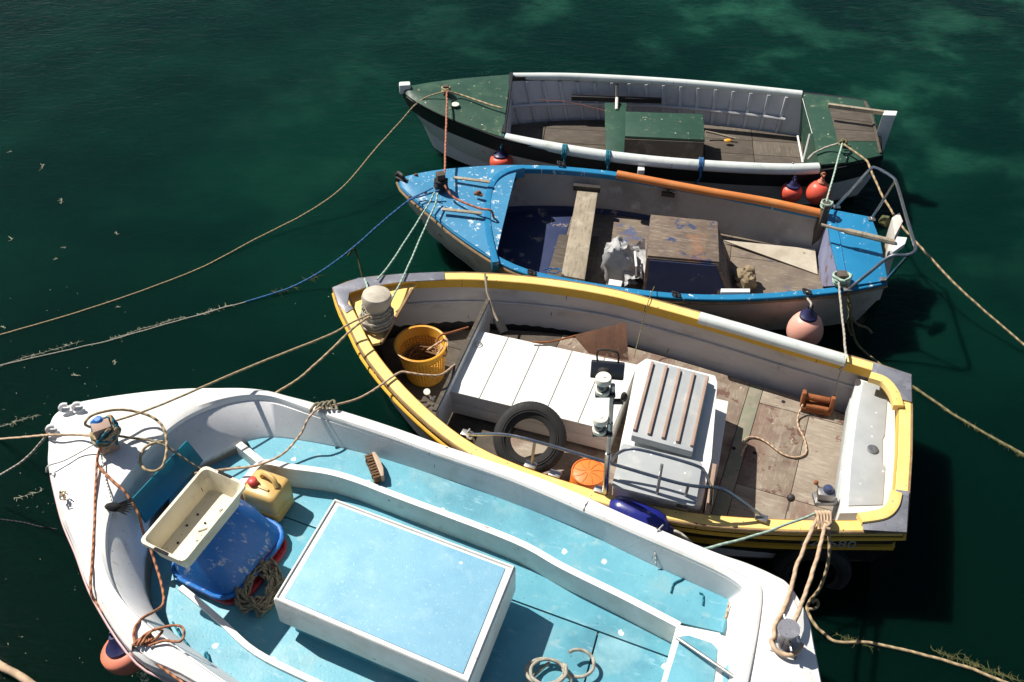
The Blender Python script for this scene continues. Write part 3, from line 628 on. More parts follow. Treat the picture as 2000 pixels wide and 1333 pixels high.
wb = HY.scaled(gi, .965, .14, .06, FZ - .10)
wt = up(offset(G, GW - .012), -GD + .01)
build('inner_wall', MB().loft([up(gi, -GD + .004), offset(up(gi, -GD - .03), -.03), mid(up(offset(gi, -.03), -GD - .03), wb, .5), wb]), 'cream_wall', yellow, smooth=50)
ribline = mid(up(offset(gi, -.03), -GD - .03), wb, .33)
build('riser', MB().tube(offset(ribline[4:38], .012), .013, 6), 'cream_wall', yellow)
yi = up(gi, -GD + .004)
yellow_in = build('inner_face', MB().loft([up(offset(gi, .003), -.004), up(offset(gi, .005), -GD - .02), up(offset(gi, -.02), -GD - .02)]), 'yellow_paint', yellow)
# floor boards cut across and along
fo = relax(offset(relax([Vector((p.x, p.y, FZ)) for p in wb], 3), .085), 3)  # boards kept off the wall; the dark gap stands in for its shadow strip
ax, lt = HY.ax, HY.lat
u0 = HY.B.dot(ax); v0 = HY.B.dot(lt)
def yq(x, y, z=FZ): p = at(x, y, z); return p.dot(ax), p.dot(lt)
ca_, cb_ = yq(1437, 860)[0], yq(1465, 850)[0]
for k, sp in enumerate(strips(fo, ax, [yq(1000, 850)[0], ca_ - .02, cb_, yq(1560, 900)[0]])):
    vs = [yq(1550, 805)[1], yq(1580, 985)[1]] if k > 2 else ([yq(1180, 760)[1]] if k < 2 else [])
    for j, pl in enumerate(strips(sp, lt, vs)):
        build('floor_board', MB().prism(pl, .02), 'old_board' if k == 0 else 'ply_green' if k == 2 else ('ply_floor', 'ply_pale')[(k + j) % 2], yellow, bevel=.003, smooth=30)
build('floor_base', MB().prism(up(wb, .012), .03), 'old_board', yellow)
for x, y in ((1530, 785), (1474, 885), (1433, 876)):
    build('finger_hole', MB().lathe([(.018, 0), (.018, .001), (0, .001)], at(x, y, FZ + .002), n=14), 'rag_black', yellow)
# bow breast deck, metal capping
zb = .70
build('breast_deck', MB().prism(A((682, 574, zb), (760, 553, zb), (815, 552, zb), (803, 569, zb), (745, 669, zb), (728, 672, zb), (700, 622, zb)), .03), 'yellow_top', yellow, bevel=.003)
build('deck_edge', MB().bar(at(805, 566, zb + .004), at(744, 671, zb + .004), .022, .03), 'bare_edge', yellow)
def plate(pts, name='metal_cap'): build(name, MB().prism(A(*pts), .012), 'lead_plate', yellow, bevel=.003, smooth=30)
zc = lambda x: sy(min(max((x - 652) / 1126, 0), 1)) + .012
plate([(x, y, zc(x)) for x, y in ((650, 561), (700, 543), (780, 535), (867, 531), (869, 546), (780, 551), (715, 561), (682, 572), (679, 592), (690, 603), (676, 611), (661, 594))])
plate([(x, y, .715) for x, y in ((1706, 708), (1780, 731), (1781, 785), (1760, 780), (1742, 753), (1702, 728))])
plate([(x, y, .715) for x, y in ((1683, 1012), (1715, 1008), (1738, 990), (1750, 956), (1776, 960), (1771, 1040), (1686, 1035))])
def knee(pts, w): build('quarter_knee', rail(spline(A(*pts), 6), w, .06), 'yellow_top', yellow, bevel=.012, smooth=40)
knee([(1700, 732, .735), (1728, 742, .735), (1747, 765, .735), (1756, 792, .735)], .085)
knee([(1752, 960, .735), (1745, 985, .735), (1725, 1003, .735), (1680, 1011, .735)], .085)
# bollard with cap and rope turns
yb = at(738, 634, zb)
yp = build('bollard', MB().lathe([(.125, 0), (.13, .10), (.105, .14), (.105, .24), (.128, .26), (.132, .31), (.12, .345), (.07, .362), (0, .368)], yb, (.05, .05, 1)), 'cream_post', yellow)
k = MB(); k.tube(helix(yb + Vector((0, 0, .02)), .143, .12, 3.4, 16, .008), .011, 7); k.tube(helix(yb + Vector((.005, .005, .14)), .122, .08, 2.6, 16, .006), .009, 7)
build('rope_turns', k, 'rope_grey', yp)
# bulkhead
def wallquad(name, a, b, zt, zb_, th, mat, par): 
    d = (b - a); d.z = 0; n = Vector((d.y, -d.x, 0)).normalized() * th
    a, b = Vector((a.x, a.y, zt)), Vector((b.x, b.y, zt))
    return build(name, MB().prism([a, b, b + n, a + n], zt - zb_), mat, par, bevel=.004)
bh = wallquad('bulkhead', at(950, 590, .60), at(850, 800, .60), .60, .25, -.03, 'white_board', yellow)
build('bulkhead_cap', MB().bar(at(953, 586, .607), at(848, 803, .607), .035, .02), 'old_board', yellow)
# white engine casing of planks
TZ = .53
Aq, Bq, Cq, Dq = at(932, 646, TZ), at(1246, 713, TZ), at(1195, 842, TZ), at(874, 763, TZ)
npl = 5
for i in range(npl):
    t0, t1 = i / npl + (.0028 if i else 0), (i + 1) / npl - .0028
    build('deck_plank', MB().prism([Aq.lerp(Bq, t0), Aq.lerp(Bq, t1), Dq.lerp(Cq, t1), Dq.lerp(Cq, t0)], .028), 'white_board', yellow, bevel=.002, smooth=30)
dz = Vector((0, 0, -.03)); n_ = (Aq - Dq).normalized() * .012
for j, (za, zb2) in enumerate(((0, .12), (.124, .25))):
    p = [Dq + n_ + dz + Vector((0, 0, -za)), Cq + n_ + dz + Vector((0, 0, -za))]
    build('side_board', MB().prism([p[0], p[1], p[1] + n_ * 2, p[0] + n_ * 2], zb2 - za), 'white_board', yellow, bevel=.002)
build('casing', MB().prism([Aq + dz - n_, Bq + dz - n_, Cq + dz + n_ * 3.2, Dq + dz + n_ * 3.2], .24), 'white_board', yellow)
build('ring_bolt', MB().tube([at(934, 672, TZ + .01) + Vector((.028 * math.cos(a * .7), .028 * math.sin(a * .7), .006)) for a in range(9)], .005, 6, closed=True), 'dull_steel', yellow)
# cuddy with sliding hatch
CZ = .82
cr = A((1243, 712, CZ), (1262, 699, CZ), (1398, 733, CZ), (1402, 748, CZ), (1390, 895, CZ), (1371, 986, .72), (1196, 950, .72), (1214, 857, CZ), (1222, 820, CZ))
cud = build('cuddy', MB().loft([[p + Vector((0, 0, 0)) for p in cr], [Vector((p.x, p.y, .28)) for p in offset(cr, .01)]], True, True), 'white_board', yellow, bevel=.018)
hz = .90
hq = A((1272, 704, hz), (1386, 734, hz), (1353, 883, hz), (1233, 850, hz))
hat = build('sliding_hatch', MB().prism(hq, .075), 'grey_paint', yellow, bevel=.012)
for i in range(5):
    t = (.03, .27, .50, .735, .965)[i]
    build('batten', MB().bar(hq[0].lerp(hq[1], t).lerp(hq[3].lerp(hq[2], t), .04) + Vector((0, 0, .010)), hq[0].lerp(hq[1], t).lerp(hq[3].lerp(hq[2], t), .95) + Vector((0, 0, .010)), .024, .03), 'brown_wood', hat, bevel=.004)
build('roof_panel', MB().prism(rrect(sum(A((1222, 864, CZ), (1364, 898, CZ), (1350, 992, CZ), (1203, 958, CZ)), Vector()) / 4 + Vector((0, 0, .006)), (at(1364, 898, CZ) - at(1222, 864, CZ)).normalized(), (at(1222, 864, CZ) - at(1203, 946, CZ)).normalized(), .315, .215, .03, 4), .02), 'grey_paint', cud, bevel=.003)
lz = .45
lw = A((1386, 776, lz), (1423, 784, lz), (1404, 908, lz), (1376, 903, lz))
build('step_box', MB().prism(lw, .23), 'white_board', yellow, bevel=.006)
build('cuddy_door', MB().prism(A((1392, 905, .8), (1400, 907, .8), (1388, 985, .8), (1380, 984, .8)), .5), 'brown_wood', yellow, bevel=.004)
# stern bench
BZ = .56
bq = A((1672, 738, BZ), (1722, 752, BZ), (1748, 790, BZ), (1750, 985, BZ), (1737, 1001, BZ), (1640, 1003, BZ), (1651, 900, BZ), (1665, 790, BZ))
build('stern_bench', MB().prism(bq, .3), 'white_board', yellow, bevel=.006)
build('bench_panel', MB().prism(A((1686, 745, BZ + .008), (1718, 754, BZ + .008), (1733, 776, BZ + .008), (1728, 850, BZ + .008), (1724, 858, BZ + .008), (1724, 905, BZ + .008), (1729, 912, BZ + .008), (1724, 986, BZ + .008), (1657, 988, BZ + .008), (1663, 900, BZ + .008), (1674, 810, BZ + .008)), .01), 'grey_paint', yellow, bevel=.002, smooth=30)
build('filler_cap', MB().lathe([(.045, 0), (.045, .012), (.03, .016), (.012, .013), (0, .013)], at(1704, 879, BZ + .008), n=18), 'dull_steel', yellow)
fb = A((1664, 772, BZ - .05), (1646, 905, BZ - .05), (1637, 980, BZ - .05)); 
build('front_panel', MB().prism([fb[0] + Vector((-.008, 0, -.04)), fb[2] + Vector((-.012, 0, -.06)), fb[2] + Vector((.02, 0, -.06)), fb[0] + Vector((.02, 0, -.04))], .17), 'grey_paint', yellow, bevel=.003)
# rail of bent tube
rz = lambda x, y, z: at(x, y, z)
rl = build('hand_rail', MB().tube(spline(A((915, 846, .74), (928, 849, .80), (1008, 853, .93), (1180, 902, .97), (1330, 945, .97), (1400, 953, .95), (1428, 965, .90), (1490, 1010, .71)), 7), .0135, 8), 'steel', yellow)
build('rail_loop', MB().tube(spline(A((1190, 905, .96), (1202, 890, 1.03), (1225, 878, 1.10), (1260, 881, 1.12), (1355, 908, 1.12), (1376, 922, 1.08), (1386, 945, 1.0), (1390, 955, .95), (1388, 985, .8)), 6), .0125, 8), 'steel', rl)
for a, b in (((1038, 909, .695), (1044, 866, .945)), ((1333, 990, .69), (1345, 946, .965)), ((1283, 966, .82), (1293, 908, 1.115))):
    build('rail_post', MB().tube(A(a, b), .012, 8), 'dull_steel', rl)
for x, y, z in ((912, 848, .70), (1036, 910, .695), (1084, 927, .69), (1333, 991, .69), (1487, 1013, .695), (1172, 958, .69)):
    c = at(x, y, z); build('rail_foot', MB().box(c + Vector((0, 0, .008)), (.09, .06, .016), Matrix.Rotation(HY.ang, 3, 'Z')), 'dull_steel', rl, bevel=.004)
# mast with lamps
mb0 = at(1182, 964, .69)
def zon(x, y, p):             # height above p at which photo row y is met
    lo_, hi_ = 0, 4
    for _ in range(40):
        m_ = (lo_ + hi_) / 2; d = p + Vector((0, 0, m_)) - CP; yy = 666.5 - FPX * d.dot(UP) / d.dot(FW)
        if yy > y: lo_ = m_
        else: hi_ = m_
    return lo_
mh = zon(1197, 752, mb0)
off = at(1197, 752, mb0.z + mh) - (mb0 + Vector((0, 0, mh)))
def mp_(t): return mb0 + Vector((0, 0, mh * t)) + off * t
mast = build('mast', MB().tube([mp_(0), mp_(1.0)], .017, 10), 'dull_steel', yellow)
build('mast_sleeve', MB().tube([mp_(.02), mp_(.4)], .024, 10).tube([mp_(.62), mp_(.68)], .022, 8), 'steel', mast)
def lamp(t, dx, par):
    c = mp_(t) + Vector((dx, 0, 0))
    build('lamp_body', MB().lathe([(.05, 0), (.052, .03), (.03, .035)], c, n=16), 'lamp_white', par)
    build('lamp_lens', MB().lathe([(.038, .03), (.042, .035), (.042, .105), (.038, .11)], c, n=16), 'lamp_lens', par)
    build('lamp_cap', MB().lathe([(.044, .10), (.056, .105), (.056, .135), (.05, .148), (.015, .15), (.012, .155), (0, .155)], c, n=20), 'lamp_white', par)
    build('lamp_bracket', MB().bar(c + Vector((-.05, 0, -.01)), mp_(t) + Vector((.02, 0, -.01)), .07, .02), 'dark_iron', par)
lamp(.94, -.068, mast); lamp(.60, -.072, mast)
fl_ = at(1184, 719, .9)
fc = mp_(1.0) + Vector((-.03, .12, .02))
build('floodlight', MB().box(fc, (.23, .06, .12), Matrix.Rotation(-.12, 3, 'Z') @ Matrix.Rotation(-.5, 3, 'X')), 'lamp_lens', mast, bevel=.012)
build('floodlight_bracket', MB().tube(spline([fc + Vector((-.07, .02, .06)), fc + Vector((-.065, .05, .14)), fc + Vector((.06, .04, .13)), fc + Vector((.07, .01, .05))], 5), .007, 6), 'dark_iron', mast)
build('deck_lamp', MB().ell(mp_(.88) + Vector((.085, .02, .0)), (.025, .025, .045), 10, 7).bar(mp_(.86), mp_(.86) + Vector((.08, .0, 0)), .03, .03), 'dark_iron', mast)
# controls
def lever(a, b, r, mat, nm):
    p, q_ = at(*a), at(*b); l = build(nm, MB().tube([p, q_], .007, 6), 'dull_steel', yellow)
    build('knob', MB().ell(q_, (r, r, r), 14, 9), mat, l)
lever((1538, 998, .55), (1545, 973, .70), .031, 'dark_iron', 'gear_lever')
lever((1606, 965, .50), (1594, 943, .60), .019, 'rust', 'throttle_lever')
wn = at(1611, 972, .50)
wi = build('control_box', MB().box(wn + Vector((0, 0, .04)), (.14, .09, .08), Matrix.Rotation(-.15, 3, 'Z')), 'dull_steel', yellow, bevel=.022)
build('dial', MB().lathe([(.04, 0), (.04, .02), (.028, .038), (0, .042)], wn + Vector((.01, .01, .078)), n=18), 'bait_box_blue', wi)
build('box_base', MB().box(wn + Vector((0, 0, -.02)), (.17, .11, .04)), 'dull_steel', wi, bevel=.008)
# registration on the quarter
def lettering(txt, x0, size):
    cu = bpy.data.curves.new('lettering', 'FONT'); cu.body = txt; cu.size = size; cu.extrude = .001; cu.resolution_u = 3
    ob = bpy.data.objects.new('lettering', cu); S.collection.objects.link(ob); bpy.context.view_layer.update()
    me = bpy.data.meshes.new_from_object(ob.evaluated_get(bpy.context.evaluated_depsgraph_get())); bpy.data.objects.remove(ob)
    me.materials.clear(); me.materials.append(MATS['rope_lettering'])
    o = bpy.data.objects.new('lettering', me); S.collection.objects.link(o); o.parent = yellow
    # near side frame, boat axes: x runs bow to stern, the side faces -y
    a = HY.P(x0, 0, 0); i = min(range(len(G)), key=lambda i: (abs(HY.uv(G[i])[0] - x0) if HY.uv(G[i])[1] < 0 else 9))
    p = HY.scaled(offset(G, .01), .982, .04, .01, zz(-.20))[i]; p2 = HY.scaled(offset(G, .01), .99, .04, .01, zz(-.10))[i]; j = i + 5
    pj = HY.scaled(offset(G, .01), .982, .04, .01, zz(-.20))[j]
    inv = Matrix.LocRotScale(yellow.location, yellow.rotation_euler, None).inverted()
    X = (pj - p).normalized(); X = X if X.dot(HY.ax) > 0 else -X; Y = (p2 - p).normalized(); Z = X.cross(Y).normalized(); Y = Z.cross(X)
    mm = Matrix((X, Y, Z)).transposed().to_4x4(); mm.translation = p + Z * .014 + Y * .0
    o.matrix_local = inv @ mm
    return o
lettering('PZ 680', HY.L - .66, .14)
# loose things in the yellow boat
def basket():
    c = at(832, 731, .225); th = thing('fish_basket', c, 'yellow plastic fish basket full of brown netting in the bow of the yellow boat', 'basket')
    k = MB(); H, r0, r1 = .36, .165, .215; rows, n = 13, 44; tl = Vector((-.03, .03, 0))
    ring = lambda z, r: [c + tl * (z / H) + Vector((r * math.cos(2 * math.pi * i / n), r * math.sin(2 * math.pi * i / n), z)) for i in range(n)]
    for j in range(rows + 1):
        z = .03 + (H - .1) * j / rows; k.tube(ring(z, r0 + (r1 - r0) * z / H), .0065, 5, closed=True)
    for i in range(n):
        a, b = ring(.02, r0 + .002)[i], ring(H - .06, r1 - .006)[i]; k.tube([a, b], .0065, 5)
    build('lattice', k, 'basket_yellow', th); th.children[0]['kind'] = 'stuff'
    R0 = lambda z, d: ring(z, r0 + (r1 - r0) * z / H + d)
    build('rim', MB().loft([R0(H - .08, .004), R0(H - .01, .02), R0(H, .022), R0(H + .004, .012), R0(H, .0), R0(H - .08, -.008), R0(H - .08, .004)]), 'basket_yellow', th)
    build('base', MB().loft([R0(0, 0), R0(.035, .003), R0(.035, -.004), R0(.005, -.012)], True, True), 'basket_yellow', th)
    random.seed(5); m = MB()
    for j in range(9):
        z = .05 + j * .018
        m.tube(spline([c + tl * (z / H) + Vector(((.15 + .003 * j - random.uniform(0, .06)) * math.cos(a * .55 + j), (.15 + .003 * j - random.uniform(0, .06)) * math.sin(a * .55 + j), z + random.uniform(0, .02))) for a in range(13)], 3), .010, 6)
    t = build('netting', m, 'net_brown', loc=c + Vector((0, 0, .05)), smooth=80); tag(t, 'heap of coiled brown line inside the yellow fish basket', 'fishing line', kind=None)
    rope('pale rope end drooping over the rim of the yellow fish basket', [c + Vector(p) for p in ((.02, .04, .26), (.10, .06, .31), (.19, .06, .38), (.215, .02, .37), (.20, -.06, .30), (.12, -.02, .26), (.16, .02, .30), (.185, -.02, .36))], .010, 'rope_straw', name='rope_end')
basket()
def boathook():
    rope('thin rusty gaff hook lying from the yellow basket to the bulkhead', A((852, 668, .62), (860, 655, .64), (880, 650, .64), (915, 640, .63)), .010, 'rust', name='gaff_hook', cat='hook', sub=4)
boathook()
def small_tyre(name, c, nrm, Rr, r, label, cat='tyre'):
    th = thing(name, c - Vector((0, 0, Rr * .6)), label, cat)
    prof = [(Rr - r * 1.55, -r * .72), (Rr - r * .9, -r * .95), (Rr - r * .25, -r * .92), (Rr, -r * .66), (Rr + .004, 0), (Rr, r * .66), (Rr - r * .25, r * .92), (Rr - r * .9, r * .95), (Rr - r * 1.55, r * .72), (Rr - r * 1.35, r * .45), (Rr - r * .5, r * .55), (Rr - r * .4, 0), (Rr - r * .5, -r * .55), (Rr - r * 1.35, -r * .45)]
    k = MB(); n = 48; ax_ = Vector(nrm).normalized(); q = Vector((0, 0, 1)).rotation_difference(ax_)
    lo_ = [[c + q @ Vector((a * math.cos(2 * math.pi * i / n), a * math.sin(2 * math.pi * i / n), z)) for i in range(n)] for a, z in prof + prof[:1]]
    build('casing', k.loft(lo_, True), 'black_rubber', th, smooth=50)
    g_ = MB()
    for i in range(60):
        a = 2 * math.pi * i / 60
        for s in (-1, 1):
            p = [q @ Vector(((Rr + .001) * math.cos(a + s * .0), (Rr + .001) * math.sin(a), s * r * .1)), q @ Vector(((Rr - .004) * math.cos(a + .07), (Rr - .004) * math.sin(a + .07), s * r * .62))]
            g_.bar(c + p[0], c + p[1], .016, .012, (p[0]).normalized())
    t = build('tread', g_, 'black_rubber', th, smooth=0); t['kind'] = 'stuff'
    for s in (.78, .98): build('sidewall_ring', MB().tube([c + q @ Vector(((Rr - r * s) * math.cos(2 * math.pi * i / n), (Rr - r * s) * math.sin(2 * math.pi * i / n), r * .95)) for i in range(n)], .005, 5, closed=True), 'black_rubber', th)
    return th
tc_ = at(1035, 856, .50)
small_tyre('tyre', tc_, (-.05, -.62, .78), .295, .085, 'worn black car tyre leaning against the white casing inside the yellow boat')
def orange_basket():
    c = at(1150, 921, .42) - Vector((0, 0, .15)); th = thing('upturned_basket', c, 'upturned orange plastic basket behind the rail of the yellow boat', 'basket'); T = c + Vector((0, 0, .145))
    build('body', MB().lathe([(.155, -.02), (.15, 0), (.142, .11), (.136, .136), (.12, .146), (.0, .15)], c, n=28), 'orange_plastic', th)
    build('rim', MB().tube([T + Vector((.136 * math.cos(a * .25), .136 * math.sin(a * .25), .0)) for a in range(25)], .006, 6, closed=True), 'orange_plastic', th)
    for i in range(9):
        a = i * .7; build('rib', MB().tube(spline([T + Vector((.02 * math.cos(a), .02 * math.sin(a), .006)), T + Vector((.075 * math.cos(a + .12), .075 * math.sin(a + .12), .006)), T + Vector((.13 * math.cos(a), .13 * math.sin(a), .001))], 4), .0016, 5), 'rust', th)
orange_basket()
tb = A((1120, 655, .52), (1222, 630, .60), (1228, 705, .40), (1150, 690, .42))
tag(slab('rusty_board', tb, .02, 'rust_board', bevel=.004), 'rust brown warped board propped between the white casing and far wall', 'board')
rope('thin brown rod lying behind the white casing of the yellow boat', A((1040, 668, .56), (1075, 668, .56), (1125, 656, .57)), .009, 'rust', name='rod', cat='rod')
def chock():
    c = at(1592, 800, FZ); th = thing('line_hauler', c, 'rust orange iron fairlead block on the floor at the stern of the yellow boat', 'fairlead')
    a = HY.ang + .1; Rz = Matrix.Rotation(a, 3, 'Z')
    build('base', MB().box(c + Vector((0, 0, .03)), (.26, .13, .05), Rz), 'rust', th, bevel=.01)
    for s in (-1, 1): build('cheek', MB().prism([c + Rz @ Vector((s * .105 + dx, dy, z)) for dx, dy, z in ((0, -.06, .05), (0, .065, .05), (0, .05, .17), (0, -.02, .19))], Rz @ Vector((.035 * s, 0, 0))), 'rust', th, bevel=.008)
    build('roller', MB().tube([c + Rz @ Vector((-.1, .02, .12)), c + Rz @ Vector((.1, .02, .12))], .03, 10).tube([c + Rz @ Vector((-.09, -.05, .075)), c + Rz @ Vector((.1, -.05, .075))], .022, 8), 'rust', th)
chock()
rope('cream rope winding over the worn floor of the yellow boat', [(x, y, z) for x, y, z in ((1568, 790, .31), (1558, 815, .24), (1560, 835, .23), (1572, 860, .23), (1574, 885, .23), (1555, 894, .23), (1530, 888, .23), (1500, 866, .23), (1480, 856, .23), (1462, 855, .232), (1450, 865, .235), (1458, 868, .25), (1452, 878, .235), (1447, 892, .23))], .008, 'rope_straw', name='floor_rope')
hb = thing('scrubber', at(985, 640, .45), 'black headed scrubber hanging by its pole from the far gunwale of the yellow boat', 'brush')
build('pole', MB().tube(A((947, 535, .74), (951, 570, .66), (962, 605, .55), (972, 628, .50)), .011, 7), 'grey_plank', hb)
build('head', MB().bar(at(970, 622, .49), at(986, 652, .46), .075, .05), 'rag_black', hb, bevel=.012)
def debris():
    c = at(838, 772, .30); th = thing('steel_scraps', c, 'small white and steel fittings lying below the bulkhead in the bow', 'fittings')
    build('disc', MB().lathe([(.03, 0), (.03, .02), (0, .022)], at(834, 767, .33), (0, -.4, 1), 12), 'lamp_white', th)
    build('bracket', MB().bar(at(838, 774, .33), at(847, 783, .33), .02, .02).bar(at(842, 781, .33), at(850, 775, .33), .015, .015), 'steel', th)
debris()
# tyre fender on the outside of the yellow quarter
small_tyre('tyre_fender', at(1585, 1112, .12), (-.12, -1, .10), .29, .075, 'black tyre fender hanging in shade against the yellow quarter above the water', 'tyre')
kt = MB()
# far side white pipe over the gunwale
def pipe(name, pts, r, mat, par, dz=0): return build(name, MB().tube(resample(spline(pts, 6), 24), r, 14), mat, par, smooth=60)
pipe('gunwale_pipe', trace([(1366, 621), (1450, 645), (1550, 675), (1652, 705)], lambda t: .735, 0, 1), .055, 'white_pipe', yellow)
# ================================================================ BLUE BOAT
sb = zs(.74, .60, .62)
BF = [(775, 351), (800, 342), (845, 333), (900, 327), (960, 323), (1020, 322), (1100, 325), (1200, 335), (1300, 352), (1400, 370), (1500, 390), (1600, 411), (1700, 425)]
BN = [(775, 351), (782, 366), (805, 388), (840, 417), (875, 447), (920, 480), (970, 511), (1020, 533), (1080, 548), (1150, 561), (1220, 572), (1300, 581), (1370, 585), (1450, 585), (1550, 579), (1650, 569), (1733, 553)]
HB = Hull(trace(BF, sb, 775, 1700), trace(BN, sb, 775, 1733), A((1718, 470, .62), (1728, 512, .62)), 40)
blue = thing('fishing_boat', HB.P(HB.L / 2, 0, 0), 'blue open fishing boat with chipped foredeck paint, third from the quay', 'boat', 'boats moored side by side', HB.ang)
G = HB.loop; GW = .075
gi = offset(G, GW)
build('gunwale', MB().loft([up(offset(G, .004), -.05), up(G, -.006), up(offset(G, .006), 0), up(offset(G, GW - .006), 0), up(gi, -.006), up(gi, -.06), up(offset(G, .004), -.05)]), 'fresh_blue', blue, smooth=30)
build('beading', MB().tube(up(offset(G, -.002), -.045), .014, 6, closed=True), 'bare_edge', blue)
build('hull', MB().loft([up(offset(G, .008), -.05), HB.scaled(G, .97, .08, .03, zz(-.22)), HB.scaled(G, .86, .40, .14, .06), HB.scaled(G, .6, .7, .3, -.25)]), 'hull_beige', blue)
BZf = .16
wb = HB.scaled(gi, .87, .2, .12, BZf - .02)
build('inner_wall', MB().loft([up(gi, -.055), offset(up(gi, -.09), -.015), mid(up(gi, -.09), wb, .5), wb]), 'dirty_wall', blue, smooth=50)
wl_ = mid(up(gi, -.09), wb, .8)
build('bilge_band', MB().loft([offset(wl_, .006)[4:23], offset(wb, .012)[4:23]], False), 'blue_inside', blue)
fo = up(wb, .02)
def bq_(x, y, z=BZf): p = at(x, y, z); return p.dot(HB.ax), p.dot(HB.lat)
for k, sp in enumerate(strips(fo, HB.ax, [bq_(1100, 480)[0], bq_(1270, 500)[0], bq_(1425, 520)[0]])):
    for pl in strips(sp, HB.lat, [bq_(1500, 510)[1]] if k > 1 else []):
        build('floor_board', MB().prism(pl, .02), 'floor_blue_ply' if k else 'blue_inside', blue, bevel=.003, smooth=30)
build('sunlit_wall_patch', MB().prism(A((1412, 469, .20), (1592, 487, .25), (1597, 536, .172)), .01), 'sunlit_cream', blue)  # pale board added in place of the sunlit lower wall
# foredeck with camber
def foredeck(H, far, near, zf, camber, mat, par, th=.03, rows=7):
    n = 14; F = resample(spline(far, 8), n); Nn = resample(spline(near, 8), n); lo_ = []
    for a, b in zip(F, Nn): lo_.append([a.lerp(b, t / rows) + Vector((0, 0, camber * (1 - (2 * t / rows - 1) ** 2))) for t in range(rows + 1)])
    k = MB().loft(lo_, False); k.loft([[p + Vector((0, 0, -th)) for p in r_] for r_ in lo_], False)
    return build('foredeck', k, mat, par, smooth=50)
zq = lambda x: sb((x - 775) / 925) + .012
foredeck(HB, [at(x, y, zq(x)) for x, y in ((779, 351), (800, 343), (845, 334), (900, 328), (960, 324), (1012, 323))], [at(x, y, zq(x)) for x, y in ((779, 353), (786, 366), (806, 385), (841, 414), (890, 455), (967, 507))], 0, .03, 'old_blue', blue)
dk = [(1022, 325), (990, 333), (966, 350), (955, 378), (952, 415), (955, 455), (968, 512)]
build('coaming', rail(spline([at(x, y, zq(x) + .035) for x, y in dk], 6), .065, .12), 'fresh_blue', blue, bevel=.012)
build('fore_bulkhead', rail(spline([at(x - 2, y, zq(x)) for x, y in dk], 5), .02, .5), 'blue_inside', blue)
for a, b in (((886, 347), (957, 356)), ((864, 409), (941, 417))): build('deck_batten', MB().bar(at(*a, .78), at(*b, .77), .04, .014), 'grey_plank', blue, bevel=.003)
build('stem_fitting', MB().bar(at(775, 348, .76), at(795, 357, .76), .05, .04).tube(spline(A((774, 342, .78), (778, 338, .82), (786, 344, .83), (790, 352, .78)), 4), .018, 6), 'dark_iron', blue, bevel=0)
bp_ = at(862, 372, .74)
bt = build('samson_post', MB().box(bp_ + Vector((0, 0, .10)), (.085, .085, .22), Matrix.Rotation(.3, 3, 'Z')), 'old_board', blue, bevel=.01)
build('rope_turns', MB().tube(helix(bp_ + Vector((0, 0, .02)), .062, .12, 5, 12, .008), .013, 7), 'rope_dark', bt)
build('cleat', MB().ell(at(934, 378, .78), (.03, .02, .03), 8, 6, .4).bar(at(927, 378, .77), at(942, 382, .77), .03, .02), 'rust', blue)
for x, y in ((812, 342), (800, 385), (830, 377)): build('deck_eye', MB().ell(at(x, y, .765), (.025, .016, .016), 8, 6, .4), 'rust', blue)
for p in (((1205, 341), (1300, 359), (1402, 378)), ((1402, 378), (1500, 395), (1606, 418))):
    pipe('gunwale_pipe', [at(x, y, .635) for x, y in p], .044, 'orange_pipe', blue)
# thwart and low bench
pl_ = A((1128, 370, .45), (1168, 372, .45), (1142, 546, .45), (1096, 538, .45))
build('thwart', MB().prism(pl_, .045), 'grey_plank', blue, bevel=.005, smooth=30)
build('thwart_cleat', MB().bar(at(1120, 365, .47), at(1172, 370, .47), .05, .06), 'dark_iron', blue)
build('low_bench', MB().prism(A((1092, 458, .25), (1170, 462, .25), (1150, 560, .25), (1068, 540, .25)), .06), 'old_board', blue, bevel=.004)
build('wall_bracket', MB().box(at(1305, 380, .50), (.14, .03, .05), Matrix.Rotation(HB.ang, 3, 'Z')).box(at(1305, 373, .54), (.03, .03, .1)), 'dark_iron', blue)
# engine box
t0, t1, t2, t3 = A((1270, 424, .62), (1400, 437, .62), (1403, 516, .62), (1263, 504, .62))
def foot(p, du, dv): q = p + HB.ax * du + HB.lat * dv; return Vector((q.x, q.y, .17))
eb = build('engine_box', MB().loft([[t0, t1, t2, t3], [foot(t0, 0, .02), foot(t1, .20, .02), foot(t2, .22, -.02), foot(t3, 0, -.02)]], True, True), 'box_wood', blue, bevel=.006, smooth=30)
build('box_lid', MB().prism(ins([t0, t1, t2, t3], -.012, .022), .02), 'box_wood', eb, bevel=.003, smooth=30)
ef = [t3, t2, foot(t2, .22, -.02), foot(t3, 0, -.02)]
ef = [p.lerp(sum(ef, Vector()) / 4, .08) - HB.lat * .012 for p in ef]
build('box_side', MB().prism(ef, HB.lat * .008), 'blue_inside', eb)
build('wedge_board', MB().prism([at(1404, 468, .45), at(1440, 545, .18), at(1430, 560, .18), at(1402, 520, .45)], .03), 'old_board', blue)
